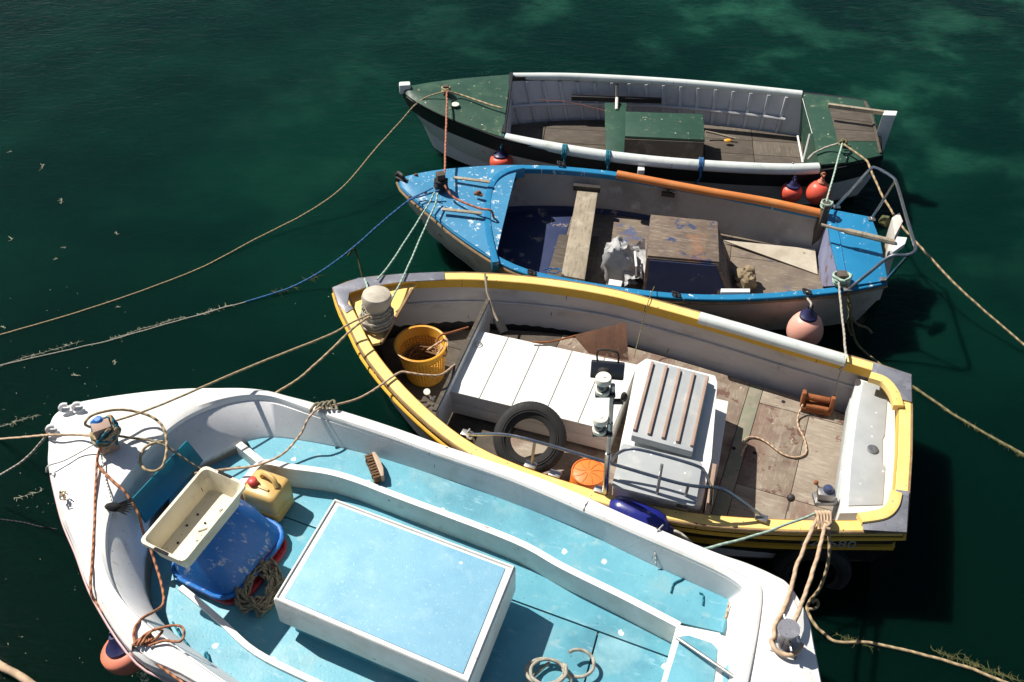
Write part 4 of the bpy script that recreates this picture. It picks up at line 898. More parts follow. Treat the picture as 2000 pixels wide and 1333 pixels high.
# stern deck
SZ = .635
sq = A((1613, 407, SZ), (1702, 424, SZ), (1720, 472, SZ), (1734, 548, SZ), (1645, 560, SZ), (1622, 470, SZ))
build('stern_deck', MB().prism(sq, .04), 'fresh_blue', blue, bevel=.006)
build('deck_seam', MB().tube(A((1627, 410, SZ + .004), (1640, 470, SZ + .004), (1655, 557, SZ + .004)), .007, 5), 'fresh_blue', blue)
build('stern_bulkhead', MB().loft([A((1613, 412, SZ - .03), (1622, 470, SZ - .03), (1640, 558, SZ - .03)), A((1592, 450, .17), (1596, 500, .17), (1606, 560, .17))], False), 'panel_lilac', blue)
zt = .80
rp = build('rudder', MB().prism(A((1742, 425, .72), (1757, 415, .74), (1764, 432, .74), (1748, 462, .70)), .5), 'hull_beige', blue, bevel=.01)
build('rudder_head', MB().prism(A((1752, 462, .80), (1772, 464, .80), (1768, 476, .80), (1745, 492, .78), (1740, 488, .78)), .05), 'white_edge', blue, bevel=.006)
build('rudder_blade', MB().prism(A((1737, 470, .66), (1756, 468, .66), (1752, 486, .66), (1734, 492, .66)), .8), 'hull_beige', blue, bevel=.006)
build('rudder_weed', MB().ell(at(1728, 432, .60), (.07, .07, .06), 10, 7, .6).ell(at(1738, 440, .55), (.05, .06, .05), 10, 7, .6), 'weed', blue, smooth=0)
build('tiller', MB().tube(spline(A((1604, 439, .80), (1640, 449, .80), (1655, 452, .80), (1748, 474, .80)), 4), [.014] * 4 + [.018] * 4 + [.030] * 4 + [.028], 8), 'grey_plank', blue)
build('far_post', MB().bar(at(1588, 478, .22), at(1616, 398, .80), .065, .075), 'old_board', blue, bevel=.006)
c = at(1614, 402, .75); build('rope_turns', MB().tube(helix(c + Vector((0, 0, -.02)), .055, .07, 3, 12, .006), .009, 6), 'rope_mint', blue)
np_ = at(1640, 556, .60); npo = build('near_post', MB().box(np_ + Vector((0, 0, .06)), (.09, .09, .16)), 'old_board', blue, bevel=.01)
build('rope_turns', MB().tube(helix(np_ + Vector((0, 0, .02)), .075, .10, 4, 12, .012), .013, 7), 'rope_mint', npo)
pp = build('push_pit', MB().tube(spline(A((1632, 404, .64), (1660, 375, .80), (1698, 333, 1.0), (1712, 329, 1.04), (1742, 346, 1.05), (1752, 362, 1.05), (1770, 424, 1.05), (1784, 470, 1.05), (1788, 484, 1.05), (1784, 494, 1.04), (1770, 499, 1.02), (1738, 502, .98), (1700, 531, .82), (1656, 567, .64)), 8), .0165, 8), 'steel', blue)
for a, b in (((1703, 426, .64), (1748, 356, 1.05)), ((1730, 548, .64), (1776, 497, 1.03))): build('brace', MB().tube(A(a, b), .014, 8), 'steel', pp)
for x, y in ((1702, 428), (1726, 546), (1634, 404), (1655, 566)): build('rail_foot', MB().box(at(x, y, .645), (.07, .05, .02)), 'dull_steel', pp, bevel=.004)
for x, y in ((1095, 322), (1038, 535), (1320, 578), (1575, 572)):
    build('lashing', MB().tube(spline([at(x, y, .64) + Vector((.05 * math.cos(i * 2.1), .035 * math.sin(i * 1.7), .012 * (i % 3))) for i in range(10)], 4), .007, 5), 'rope_dark', blue)
# sack, stone and bits
def sack():
    c = at(1212, 518, .30); k = MB()
    rot = Matrix.Rotation(-.25, 3, 'Y') @ Matrix.Rotation(.2, 3, 'Z')
    rr = [(.10, -.20), (.15, -.19), (.175, -.15), (.185, -.09), (.18, -.03), (.17, .04), (.155, .10), (.14, .16), (.125, .20), (.11, .235), (.085, .26), (.045, .272)]
    n = 64; lo_ = []
    for r_, z in rr:
        row = []
        for i in range(n):
            a = 2 * math.pi * i / n; p = Vector((r_ * 1.02 * math.cos(a), r_ * .8 * math.sin(a), z))
            p *= 1 + .22 * noise.noise(Vector((math.cos(a) * 1.6, math.sin(a) * 1.6, z * 4))) + .42 * abs(noise.noise(p * 6)) - .22 * abs(noise.noise(p * 13 + Vector((4, 0, 0))))
            row.append(c + rot @ p)
        lo_.append(row)
    tag(build('sack', k.loft(lo_, True, True), 'sack_white', smooth=60), 'crumpled printed white sack standing beside the plank thwart of the blue boat', 'sack')
sack()
sh = A((1214, 508, .33), (1258, 472, .33), (1262, 548, .28), (1220, 556, .26))
kk = MB(); nn = 12; gr = []
for i in range(nn + 1):
    for j in range(nn + 1):
        p = sh[0].lerp(sh[1], i / nn).lerp(sh[3].lerp(sh[2], i / nn), j / nn); p.z += .05 * noise.noise(p * 9) + .03 * noise.noise(p * 22) + .05; gr.append(p)
kk.add(gr, [(i * (nn + 1) + j, i * (nn + 1) + j + 1, (i + 1) * (nn + 1) + j + 1, (i + 1) * (nn + 1) + j) for i in range(nn) for j in range(nn)])
kk.add([p - Vector((0, 0, .06)) for p in gr], [(i * (nn + 1) + j, i * (nn + 1) + j + 1, (i + 1) * (nn + 1) + j + 1, (i + 1) * (nn + 1) + j) for i in range(nn) for j in range(nn)])
tag(build('plastic_sheet', kk, 'sack_white', smooth=60), 'pale grey plastic sheet folded between the sack and the wooden engine box', 'sheet')
th = thing('hand_pump', at(1243, 520, .35), 'slim white hand pump with a grey grip lying on the plastic sheet', 'pump')
build('tube', MB().tube(A((1240, 492, .46), (1243, 522, .42)), .012, 8), 'white_pipe', th); build('grip', MB().tube(A((1243, 522, .42), (1243, 542, .40)), .015, 8), 'dark_iron', th)
tag(build('stone_block', MB().ell(at(1457, 548, .24), (.085, .10, .10), 16, 11, .9).ell(at(1465, 532, .30), (.05, .05, .06), 12, 9, .8), 'stone', smooth=0), 'pitted brown stone block on the floor aft of the wooden engine box', 'stone')
tag(slab('loose_batten', A((1408, 564, .57), (1465, 564, .57), (1465, 571, .57), (1408, 571, .57)), .03, 'white_board', bevel=.004), 'short white slat lying against the near side of the blue boat', 'slat')
tag(slab('board_end', A((1190, 545, .50), (1216, 549, .50), (1213, 560, .50), (1188, 556, .50)), .02, 'white_board', bevel=.004), 'small white board end below the crumpled sack', 'slat')
rope('tangle of thin dark blue cord by the near end of the plank thwart', [(1060, 528, .52), (1075, 524, .50), (1092, 528, .50), (1085, 534, .50), (1070, 530, .51), (1088, 524, .5), (1097, 530, .5)], .006, 'rope_blue', name='cord', cat='cord')

# ================================================================ GREEN BOAT
sg = zs(.80, .62, .66)
GF = [(783, 173), (830, 163), (900, 154), (1000, 146), (1100, 145), (1200, 148), (1300, 153), (1400, 161), (1500, 171), (1565, 179), (1640, 188), (1692, 196)]
GN = [(783, 173), (800, 192), (850, 221), (900, 242), (950, 261), (985, 273), (1060, 289), (1150, 304), (1250, 317), (1350, 326), (1450, 333), (1540, 336), (1600, 334), (1660, 324), (1723, 306)]
HG = Hull(trace(GF, sg, 783, 1692), trace(GN, sg, 783, 1723), A((1707, 222, .66), (1719, 262, .66)), 40)
green = thing('fishing_boat', HG.P(HG.L / 2, 0, 0), 'green decked wooden fishing boat with white ribbed inside, farthest of the four', 'boat', 'boats moored side by side', HG.ang)
G = HG.loop; GW = .07; gi = offset(G, GW)
build('gunwale', MB().loft([up(offset(G, .004), -.04), up(offset(G, .0), 0), up(gi, 0), up(gi, -.05), up(offset(G, .004), -.04)]), 'black_strake', green, smooth=30)
build('sheer_strake', MB().loft([up(offset(G, -.012), -.01), HG.scaled(offset(G, -.012), .988, .06, .01, zz(-.19)), HG.scaled(G, .986, .06, .01, zz(-.19))]), 'black_strake', green)
build('hull', MB().loft([up(G, -.05), HG.scaled(G, .98, .07, .02, zz(-.19)), HG.scaled(G, .93, .26, .06, .30), HG.scaled(G, .84, .50, .12, .07)]), 'hull_white', green)
build('boot_top', MB().loft([HG.scaled(offset(G, -.006), .845, .50, .12, .085), HG.scaled(G, .6, .8, .3, -.25)]), 'black_hull', green)
GZ = .15; wb = HG.scaled(gi, .89, .25, .12, GZ - .09); wt = up(gi, -.05)
build('inner_wall', MB().loft([wt, mid(wt, wb, .5), wb]), 'lilac_white', green, smooth=50)
nF = HG.n
def wallrib(i, w_=.035):
    d = (G[i + 1] - G[i - 1]); d.z = 0; d.normalize(); inw = Vector((d.y, -d.x, 0))
    a, b = wt[i] + inw * .012, wb[i] + inw * .012
    return MB().bar(a, b, w_, .03, inw)
allp = wt
def wpt(loop, s):             # point on the far side at curve fraction
    L_ = loop[:nF]; k_ = s * (nF - 1); i = min(int(k_), nF - 2); return L_[i].lerp(L_[i + 1], k_ - i)
inw = -HG.lat
for j in range(17):
    s = .24 + .60 * j / 16; a, b = wpt(wt, s) + inw * .012, wpt(wb, s) + inw * .014
    build('rib', MB().bar(a, b, .036, .034, tuple(inw)), 'lilac_white', green, bevel=.004)
for t in (.5,):
    build('stringer', MB().tube([wpt(wt, s).lerp(wpt(wb, s), t) + inw * .035 for s in [.22 + .63 * i / 20 for i in range(21)]], .018, 6), 'lilac_white', green)
fo = relax(offset(relax([Vector((p.x, p.y, GZ)) for p in wb], 2), .06), 2); build('floor_base', MB().prism(up(wb, .01), .02), 'black_hull', green); gq = lambda x, y, z=GZ: (at(x, y, z).dot(HG.ax), at(x, y, z).dot(HG.lat))
lat0 = gq(1300, 260)[1]; axs = [gq(x, 280)[0] for x in (1060, 1200, 1375, 1470)]
for sp in strips(fo, HG.ax, axs, .008):
    for pl in strips(sp, HG.lat, [lat0 - .35, lat0 - .05, lat0 + .25], .006): build('floor_board', MB().prism(pl, .02), random.choice(('old_board', 'old_board_pale')), green, bevel=.002, smooth=30)
zg = lambda x: sg((x - 783) / 909) + .01
foredeck(HG, [at(x, y, zg(x)) for x, y in ((786, 172), (830, 163), (900, 154), (998, 146))], [at(x, y, zg(x)) for x, y in ((786, 176), (802, 192), (850, 219), (900, 240), (950, 258), (982, 268))], 0, .04, 'deck_green', green)
build('fore_bulkhead', MB().loft([[at(998, 147, .70), at(988, 215, .72), at(982, 266, .70)], [at(1004, 215, .2), at(998, 250, .2), at(995, 290, .2)]], False), 'lilac_white', green)
build('deck_beam', MB().bar(at(999, 147, .69), at(983, 264, .69), .04, .07), 'black_strake', green)
build('stem_head', MB().box(at(791, 172, .83), (.13, .09, .12), Matrix.Rotation(.1, 3, 'Z')), 'white_board', green, bevel=.02)
gp = at(872, 190, .76); gpo = build('mooring_bitt', MB().box(gp + Vector((0, 0, .07)), (.06, .06, .16)), 'old_board', green, bevel=.008)
build('rope_turns', MB().tube(helix(gp + Vector((0, 0, .06)), .045, .07, 3, 10, .006), .010, 6), 'rope_tan', gpo)
build('deck_cap', MB().lathe([(.045, 0), (.045, .008), (0, .01)], at(889, 205, .80), n=14), 'lamp_white', green)
pipe('gunwale_pipe', [at(x, y, .66) for x, y in ((1002, 150), (1100, 150), (1200, 154), (1300, 160), (1400, 168), (1500, 178), (1566, 185))], .045, 'white_pipe', green)
pipe('gunwale_pipe', [at(x, y, .66) for x, y in ((988, 271), (1060, 285), (1150, 300), (1250, 313), (1350, 322), (1450, 328), (1540, 331), (1598, 329))], .06, 'white_pipe', green)
# thwart, box, and a black bar modelling a rowlock's cast shadow
build('thwart', MB().prism(A((1181, 201, .50), (1224, 201, .50), (1219, 300, .50), (1183, 296, .50)), .04), 'deck_green', green, bevel=.005)
kn = MB().bar(at(1116, 191, .45), at(1292, 197, .45), .05, .06); kn.bar(at(1205, 166, .60), at(1204, 205, .50), .04, .05)
build('rowlock_shadow_bar', kn, 'black_strake', green, bevel=.01)
build('rowlock_pin', MB().tube(A((1205, 192, .56), (1204, 214, .51)), .018, 8), 'lamp_white', green)
gb = A((1222, 218, .52), (1373, 223, .52), (1377, 273, .52), (1221, 266, .52))
gbx = build('engine_box', MB().prism([p - Vector((0, 0, .03)) for p in ins(gb, .02, 0)], .32), 'old_board', green, bevel=.004)
build('box_lid', MB().prism(gb, .03), 'deck_green', gbx, bevel=.006)
# stern deck, well and tiller
SG = .675
build('stern_deck', MB().prism(A((1567, 182, SG), (1640, 190, SG), (1694, 198, SG), (1708, 225, SG), (1724, 303, SG), (1660, 317, SG), (1599, 322, SG), (1588, 262, SG)), .03), 'deck_green', green, bevel=.005)
build('stern_bulkhead', MB().loft([A((1567, 184, SG - .03), (1588, 262, SG - .03), (1599, 320, SG - .03)), A((1558, 245, .17), (1568, 290, .17), (1572, 330, .17))], False), 'deck_green', green)
build('bulkhead_edge', MB().tube(A((1567, 186, SG - .04), (1588, 262, SG - .02)), .012, 6), 'white_board', green)
build('bulkhead_edge', MB().tube(A((1558, 266, .3), (1568, 318, .25)), .012, 6), 'white_board', green); build('bulkhead_edge', MB().tube(A((1582, 262, .55), (1569, 314, .28)), .012, 6), 'white_board', green)
well = A((1619, 208, SG + .004), (1699, 222, SG + .004), (1711, 276, SG + .004), (1636, 276, SG + .004))
for a, b in ((0, .33), (.34, .66), (.67, 1)): build('hatch_board', MB().prism([well[0].lerp(well[3], a), well[1].lerp(well[2], a), well[1].lerp(well[2], b), well[0].lerp(well[3], b)], .008), 'old_board', green, bevel=.002)
build('stern_moulding', MB().tube(A((1690, 200, SG + .01), (1704, 232, SG + .01), (1720, 300, SG + .01)), .016, 6), 'old_board', green)
build('rudder_stock', MB().prism(A((1728, 216, .93), (1753, 217, .93), (1750, 226, .93), (1724, 225, .93)), at(1716, 275, .55) - at(1738, 221, .93) + Vector((0, 0, -.3))), 'white_board', green, bevel=.006)
build('tiller', MB().bar(at(1617, 206, .84), at(1728, 221, .84), .04, .045), 'grey_plank', green, bevel=.005)
build('stern_post', MB().box(at(1646, 282, SG + .02), (.07, .07, .14)), 'old_board', green, bevel=.008)
rope('thin wooden stick lying aft of the green engine box', A((1378, 257, .25), (1400, 262, .22), (1436, 271, .19)), .013, 'grey_plank', name='stick', cat='stick', sub=3)
tag(build('scoop', MB().ell(at(1422, 275, .2), (.05, .03, .02), 10, 6, .3), 'basket_yellow'), 'small yellow scrap on the dark floor of the green boat', 'scrap')
tag(slab('white_block', A((1246, 322, .62), (1259, 322, .62), (1259, 333, .62), (1246, 333, .62)), .08, 'white_board', bevel=.006), 'small white block on the near side of the green boat above the blue gunwale', 'block')

# ================================================================ ROUND BUOYS
def buoy(c, r, label, mat, captop=.5, tilt=(0, 0, 1), cap='cap_navy', h=1.25, group=None):
    th = thing('buoy', c, label, 'buoy', group); a = Vector(tilt).normalized()
    prof = []
    for i in range(15):
        t = math.pi * i / 14; z = -math.cos(t); rr = math.sin(t) * (1 if z < 0 else 1 - .22 * z * z); prof.append((max(rr * r, .004), z * r * (1 if z < 0 else h)))
    prof = [p for p in prof if p[1] < r * h * captop] + [(r * (.62 if captop < .7 else .46 if captop < .85 else .3), r * h * captop)]
    build('body', MB().lathe(prof, c, a, 28), mat, th, smooth=80)
    zc_ = r * h * captop; rb = prof[-1][0]
    build('cap', MB().lathe([(rb + .004, zc_ - .004), (rb + .002, zc_ + .02), (rb * .66, zc_ + r * .25), (rb * .42, zc_ + r * .5), (rb * .30, zc_ + r * .62), (0, zc_ + r * .63)], c, a, 24), cap, th)
    e = c + a * (zc_ + r * .55)
    build('eye', MB().tube([e + Vector((.02 * math.cos(i * .7), 0, .03 + .025 * math.sin(i * .7))) for i in range(9)], .008, 6, closed=True), cap, th)
    return th, e
GR = 'round buoys hung as fenders'
_, e1 = buoy(at(1572, 646, .44), .165, 'faded pink pear buoy hanging at the stern of the blue boat', 'buoy_pink', .78, (-.02, .0, 1), h=1.35, group=GR)
rope('short pale lanyard from the blue gunwale to the faded pink buoy', [at(1576, 570, .66), at(1577, 582, .60), e1 + Vector((0, 0, .06)), e1], .011, 'rope_grey', name='lanyard')
_, e2 = buoy(at(979, 316, .40), .13, 'orange red buoy with a dark cap at the bow of the green boat', 'buoy_red', .5, (-.05, .1, 1), group=GR, h=1.1)
rope('dark teal lanyard over the white pipe above the bow buoy', [at(985, 262, .72), at(982, 275, .66), at(979, 288, .6), e2], .012, 'rope_teal', name='lanyard')
_, e3 = buoy(at(1545, 376, .44), .115, 'smaller red buoy with a navy cap, left of two near the green stern', 'buoy_red', .55, (.05, 0, 1), group=GR)
rope('thin grey lanyard holding the left red stern buoy', [at(1548, 318, .73), at(1552, 330, .66), at(1553, 343, .6), e3], .008, 'rope_grey', name='lanyard')
_, e4 = buoy(at(1598, 376, .46), .135, 'bigger coral red buoy without navy cap, near the green stern', 'buoy_red', .86, (.05, .0, 1), cap='buoy_coral', h=1.05, group=GR)
rope('brown lanyard holding the bigger coral buoy at the green stern', [at(1600, 318, .72), at(1603, 335, .64), e4], .014, 'rope_weedy', name='lanyard')
_, e5 = buoy(at(246, 1268, .48), .175, 'large coral buoy with a navy top under the white bow', 'buoy_coral', .30, (-.35, .1, 1), h=1.0, group=GR)
_, e6 = buoy(at(1100, 330, .26), .12, 'pale buoy hidden between the green boat and blue gunwale', 'buoy_pink', .6, group=GR)
for x, y, m_, lab in ((1102, 296, 'rope_teal', 'dark teal tie round the near white pipe, left of three'), (1187, 308, 'rope_teal', 'thin teal tie round the near white pipe by the thwart'), (1368, 322, 'rope_blue', 'thick pale blue tie round the near white pipe aft of the box')):
    c = at(x, y, .66); k = MB()
    for d_ in (0, .02, -.015): k.tube([c + HG.ax * d_ + HG.lat * (.07 * math.cos(a * .52)) + Vector((0, 0, .07 * math.sin(a * .52))) for a in range(12)], .011, 6, closed=True)
    k.tube(spline([c - HG.lat * .07, c - HG.lat * .085 + Vector((.01, 0, -.1)), c - HG.lat * .07 + Vector((-.03, 0, -.2))], 4), .012, 6)
    tag(build('tie', k, m_, loc=c, smooth=80), lab, 'rope')
# ================================================================ MOORING ROPES
rope('long tan bow line from the green boat sagging into the water at the left', [(872, 178, .88), (822, 196, .80), (780, 240, .62), (735, 290, .45), (665, 370, .24), (590, 421, .10), (500, 467, .03), (400, 520, .004), (300, 560, .002), (200, 595, .002), (100, 626, .002), (-20, 660, .002)], .0075, 'rope_tan')
rope('trailing tan rope end on the green foredeck', [(874, 179, .88), (900, 186, .82), (950, 203, .80), (981, 212, .79)], .012, 'rope_tan', name='rope_end')
bl = rope('dark blue bow line from the blue boat, turning pale and weedy on the water', [(858, 372, .84), (826, 383, .80), (796, 394, .78), (740, 440, .55), (690, 484, .36), (640, 522, .2), (600, 546, .1), (555, 567, .03), (480, 590, .008)], .009, 'rope_blue')
def wet_glint_length():
    mb = MB(); P = spline(A(*[(x, y, .006) for x, y in ((480, 590), (400, 612), (300, 640), (200, 669), (100, 691), (-20, 718))]), 30)
    mb.tube([p + Vector((noise.noise(p * 5), noise.noise(p * 6 + Vector((3, 0, 0))), -.3 + .9 * noise.noise(p * 4))) * .008 for p in P], .0065, 6)
    o = build('wet_glint_length', mb, 'rope_grey', bl, smooth=80)  # paler rope colour stands for glint along the wet line
wet_glint_length()
rope('dark blue line end lying across the chipped blue foredeck', [(846, 367, .88), (820, 380, .80), (798, 390, .775)], .008, 'rope_blue', name='mooring_line')
rope('brown rope from the blue samson post over the foredeck edge', [(868, 362, .88), (885, 385, .80), (910, 398, .80), (940, 408, .80), (955, 410, .82), (962, 418, .76), (968, 445, .55)], .012, 'rope_red', name='deck_rope')
rope('taut tan line from the yellow bollard to the white samson post', [(722, 614, .92), (680, 634, .93), (640, 656, .95), (480, 720, 1.0), (300, 797, 1.02), (212, 826, 1.03)], .0088, 'rope_tan', lift=True)
rope('slack tan line from the yellow bollard down behind the white bow', [(722, 618, .88), (690, 642, .80), (640, 690, .74), (590, 735, .72), (545, 764, .74), (530, 775, .6)], .011, 'rope_tan', lift=True)
rope('drooping straw rope from the yellow bow to the white gunwale and deck', [(900, 705, .5), (885, 715, .6), (862, 732, .68), (830, 733, .72), (800, 728, .74), (780, 728, .74), (745, 752, .74), (700, 779, .76), (650, 792, .82), (620, 800, .90), (600, 822, .86), (586, 850, .76), (550, 888, .68), (500, 910, .68), (440, 917, .66), (380, 925, .7)], .0095, 'rope_straw', lift=True)
k = []
for j in range(4): k.append([(606 + 10 * j, 806 - 3 * j, .87), (612 + 10 * j, 794 - 2 * j, .90), (622 + 10 * j, 789 - 2 * j, .90), (630 + 9 * j, 800, .88)])
rope('olive rope lashing bound round the far white gunwale near the bow', k[0], .012, 'rope_olive', k[1:], name='lashing', lift=True)
rope('left of two mint green lines from the blue samson post to the yellow bow', [(849, 376, .86), (836, 400, .82), (800, 458, .78), (760, 518, .78), (738, 546, .80)], .009, 'rope_mint')
rope('right of two mint green lines from the blue samson post down to the yellow bow', [(855, 378, .86), (848, 404, .82), (820, 468, .78), (790, 535, .78), (770, 575, .80), (762, 592, .78)], .009, 'rope_mint')
rope('short mint rope from the yellow bow plate to the bollard', [(712, 545, .80), (716, 556, .82), (722, 580, .85)], .010, 'rope_mint', name='rope_end')
rope('taut rust red line between the green bitt and the blue samson post', [(873, 180, .88), (872, 230, .87), (870, 290, .88), (868, 342, .92)], .0115, 'rope_red')
rope('mint stern line from the green stern post to the blue far post', [(1645, 281, .80), (1640, 300, .80), (1625, 355, .80), (1611, 404, .78)], .010, 'rope_mint')
rope('long tan stern line from the green stern running away to the right', [(1648, 282, .78), (1690, 312, .75), (1700, 330, .72), (1725, 385, .62), (1760, 440, .55), (1800, 485, .48), (1870, 560, .34), (1940, 622, .2), (2030, 700, .05)], .012, 'rope_tan')
rope('grey rope tail looped over the green stern deck', [(1646, 278, .79), (1615, 288, .72), (1590, 300, .70), (1578, 312, .66)], .012, 'rope_grey', name='rope_end')
rope('knotted rope turns on the green stern post', [(1640, 276, .77), (1648, 272, .79), (1654, 280, .77), (1645, 286, .77), (1638, 279, .79), (1650, 275, .8), (1652, 285, .76)], .011, 'rope_weedy', name='knot')
rope('taut grey line from the blue near post to the yellow far gunwale', [(1638, 552, .68), (1643, 600, .70), (1648, 650, .73), (1652, 690, .77), (1651, 712, .72), (1640, 722, .64)], .011, 'rope_grey')
rope('thin grey tail hanging down the inside of the yellow far wall', [(1645, 720, .66), (1636, 745, .5), (1631, 780, .36), (1627, 795, .30)], .006, 'rope_grey', name='cord', cat='cord')
rope('weedy olive rope hanging from the blue near post into the water', [(1648, 548, .70), (1656, 570, .62), (1659, 610, .45), (1664, 640, .25), (1668, 660, .10), (1680, 680, .02), (1710, 705, .004), (1745, 730, .002), (1790, 760, .002), (1870, 815, .002), (1930, 850, .002), (2020, 900, .002)], .013, 'rope_weedy', [[(1664, 622, .30), (1675, 634, .22), (1692, 640, .15), (1703, 652, .1)], [(1655, 560, .66), (1661, 600, .5), (1656, 632, .3), (1662, 655, .14)]])
B_ = at(1533, 1258, .885)
rope('left of three thick straw ropes from the yellow quarter to the white stern bollard', [(1602, 1000, .75), (1592, 1020, .74), (1566, 1080, .78), (1548, 1130, .84), (1545, 1150, .885), (1530, 1192, .90), (1513, 1222, .90), (1510, 1245, .91)] + [B_ + Vector((.10 * math.cos(a), .10 * math.sin(a), .035 + .004 * i)) for i, a in enumerate([math.pi + .0, 3.9, 4.6, 5.3, 6.0])], .0155, 'rope_straw')
rope('middle thick straw rope from the yellow quarter to the white stern bollard', [(1614, 1003, .76), (1612, 1030, .76), (1598, 1080, .80), (1580, 1140, .84), (1566, 1175, .90), (1556, 1205, .98), (1549, 1225, .99)], .0155, 'rope_straw')
rope('right frayed rope from the yellow quarter trailing past the white stern into the water', [(1618, 1005, .76), (1619, 1040, .70), (1617, 1100, .5), (1600, 1150, .28), (1578, 1180, .10), (1577, 1195, .06), (1592, 1222, .03), (1612, 1240, .01), (1635, 1254, .006), (1700, 1256, .004), (1780, 1274, .004), (1850, 1292, .004), (1910, 1312, .004), (2010, 1352, .004)], .0125, 'rope_tan', [[(1578, 1190, .08), (1592, 1188, .06), (1598, 1180, .05), (1594, 1172, .06), (1586, 1178, .06)]])
kk = [[(1592 + 6 * j, 1006, .70), (1594 + 6 * j, 1000, .775), (1598 + 6 * j, 1012, .775), (1600 + 5 * j, 1034, .73)] for j in range(5)] + [[(1611, 1020, .77), (1621, 1024, .77), (1612, 1032, .76), (1622, 1034, .76)]]
rope('straw rope lashing bound round the yellow near gunwale at the stern', kk[0], .012, 'rope_straw', kk[1:], name='lashing')
rope('thin mint and black line from the yellow quarter to the white far gunwale', [(1592, 1003, .76), (1560, 1016, .80), (1500, 1038, .82), (1440, 1056, .84), (1370, 1074, .86)], .010, 'rope_mint')
P_ = at(206, 850, 1.17)
rope('orange rope from the white samson post along the near bow and under the gunwale', [(200, 862, 1.0), (190, 900, .92), (186, 980, .895), (180, 1090, .885), (177, 1152, .86), (190, 1180, .80), (235, 1230, .80), (266, 1266, .83), (300, 1292, .82), (372, 1345, .80)], .0095, 'rope_orange', lift=True)
rope('second orange rope falling from the samson post into the white bow', [(196, 872, .98), (191, 905, .91), (215, 935, .90), (245, 962, .89), (268, 1000, .8), (280, 1040, .72), (300, 1090, .62), (315, 1140, .58), (318, 1180, .58), (300, 1195, .7), (275, 1210, .86), (262, 1232, .88), (264, 1262, .87)], .010, 'rope_orange', lift=True)
kk = [[(258 + 5 * j, 1272 - 4 * j, .80), (262 + 6 * j, 1258 - 5 * j, .875), (275 + 6 * j, 1250 - 4 * j, .88), (285 + 4 * j, 1262 - 3 * j, .87)] for j in range(4)]
kk += [[(268, 1262, .88), (282, 1240, .90), (310, 1228, .92), (340, 1222, .92), (356, 1226, .92), (360, 1240, .91), (350, 1254, .90), (320, 1252, .89), (290, 1262, .88)], [(275, 1262, .88), (285, 1245, .91), (300, 1230, .92), (312, 1229, .9), (316, 1235, .89), (295, 1255, .88)]]
rope('orange rope knot with loops round the near bow gunwale of the white boat', kk[0], .009, 'rope_orange', kk[1:], name='lashing', lift=True)
loop = [(180, 836, 1.0), (166, 828, 1.03), (180, 812, 1.06), (215, 802, 1.05), (255, 803, 1.0), (290, 812, .96), (313, 828, .94), (323, 850, .92), (325, 880, .90), (318, 910, .88), (300, 921, .86), (280, 914, .86), (274, 896, .87), (282, 876, .89), (300, 866, .90), (318, 862, .90)]
rope('big straw rope loop lying over the edge of the white foredeck', loop, .0105, 'rope_tan', name='rope_loop', lift=True)
rope('rope tail from the samson post running aft into the white bow', [(228, 852, .95), (260, 856, .90), (290, 860, .90), (325, 872, .90), (350, 890, .84), (395, 918, .72), (430, 920, .64), (470, 912, .62)], .0095, 'rope_olive', name='rope_end', lift=True)
wr = []
for j in range(14): wr.append([P_ + Vector((random.uniform(.07, .115) * math.cos(a + j), random.uniform(.06, .10) * math.sin(a + j), .05 * math.sin(a * 1.3 + j) + random.uniform(-.04, .09))) for a in (0, 1, 2, 3, 4, 5, 6)])
rope('bundle of tan and grey rope turns round the white samson post', wr[0], .011, 'rope_tan', wr[1:8], name='rope_bundle')
rope('dark teal rope turns on the head of the white samson post', wr[8], .010, 'rope_teal', wr[9:], name='rope_bundle')
tag(build('blue_cloth', MB().ell(P_ + Vector((-.03, .03, .10)), (.055, .05, .05), 10, 7, .4).ell(P_ + Vector((.04, -.0, .08)), (.04, .03, .04), 10, 7, .4), 'tub_blue', smooth=30), 'crumpled blue cloth tucked in the ropes on the white bow', 'cloth')
rope('pale bow line leading left from the white boat into the water', [(185, 852, .95), (150, 850, .90), (96, 850, .885), (80, 851, .70), (50, 854, .3), (0, 858, .02), (-40, 862, .004)], .010, 'rope_straw', lift=True)
rope('slack grey bow line curving left off the white bow', [(100, 846, .885), (92, 850, .84), (80, 864, .74), (55, 892, .55), (25, 914, .4), (-30, 945, .2)], .010, 'rope_grey', lift=True)
rope('thin white cord hooked over the white stem', [(188, 866, .95), (160, 882, .90), (125, 900, .89), (95, 910, .885), (90, 922, .80)], .006, 'rope_white', name='cord', cat='cord', lift=True)
rope('thin white cord hanging towards the black rag on the bow', [(196, 872, .93), (205, 930, .90), (215, 965, .90), (218, 985, .90)], .005, 'rope_white', name='cord', cat='cord', lift=True)
rope('dark submerged line left of the white bow', [(-20, 1012, .003), (40, 1020, .003), (75, 1028, .003), (112, 1034, .003)], .006, 'rope_dark')
rope('thick fuzzy beige rope crossing the bottom left corner', [(-40, 1275, .05), (0, 1300, .05), (30, 1317, .05), (80, 1348, .05)], .03, 'rope_straw')
rope('thin line stretched from the blue gunwale down into the yellow boat', [(1278, 560, .64), (1266, 590, .70), (1250, 650, .5), (1238, 700, .82)], .004, 'rope_weedy', name='cord', cat='cord')
rope('thin twine across the shaded inside wall of the green boat', [(1050, 196, .62), (1110, 200, .6), (1180, 216, .54)], .004, 'rope_red', name='cord', cat='cord')
rope('grey lashing tying the rail foot on the yellow near gunwale', [(918, 838, .76), (912, 850, .74), (920, 858, .74), (924, 848, .78), (914, 856, .72), (910, 880, .6)], .009, 'rope_grey', [[(920, 852, .74), (926, 862, .72), (920, 876, .6)]], name='lashing')

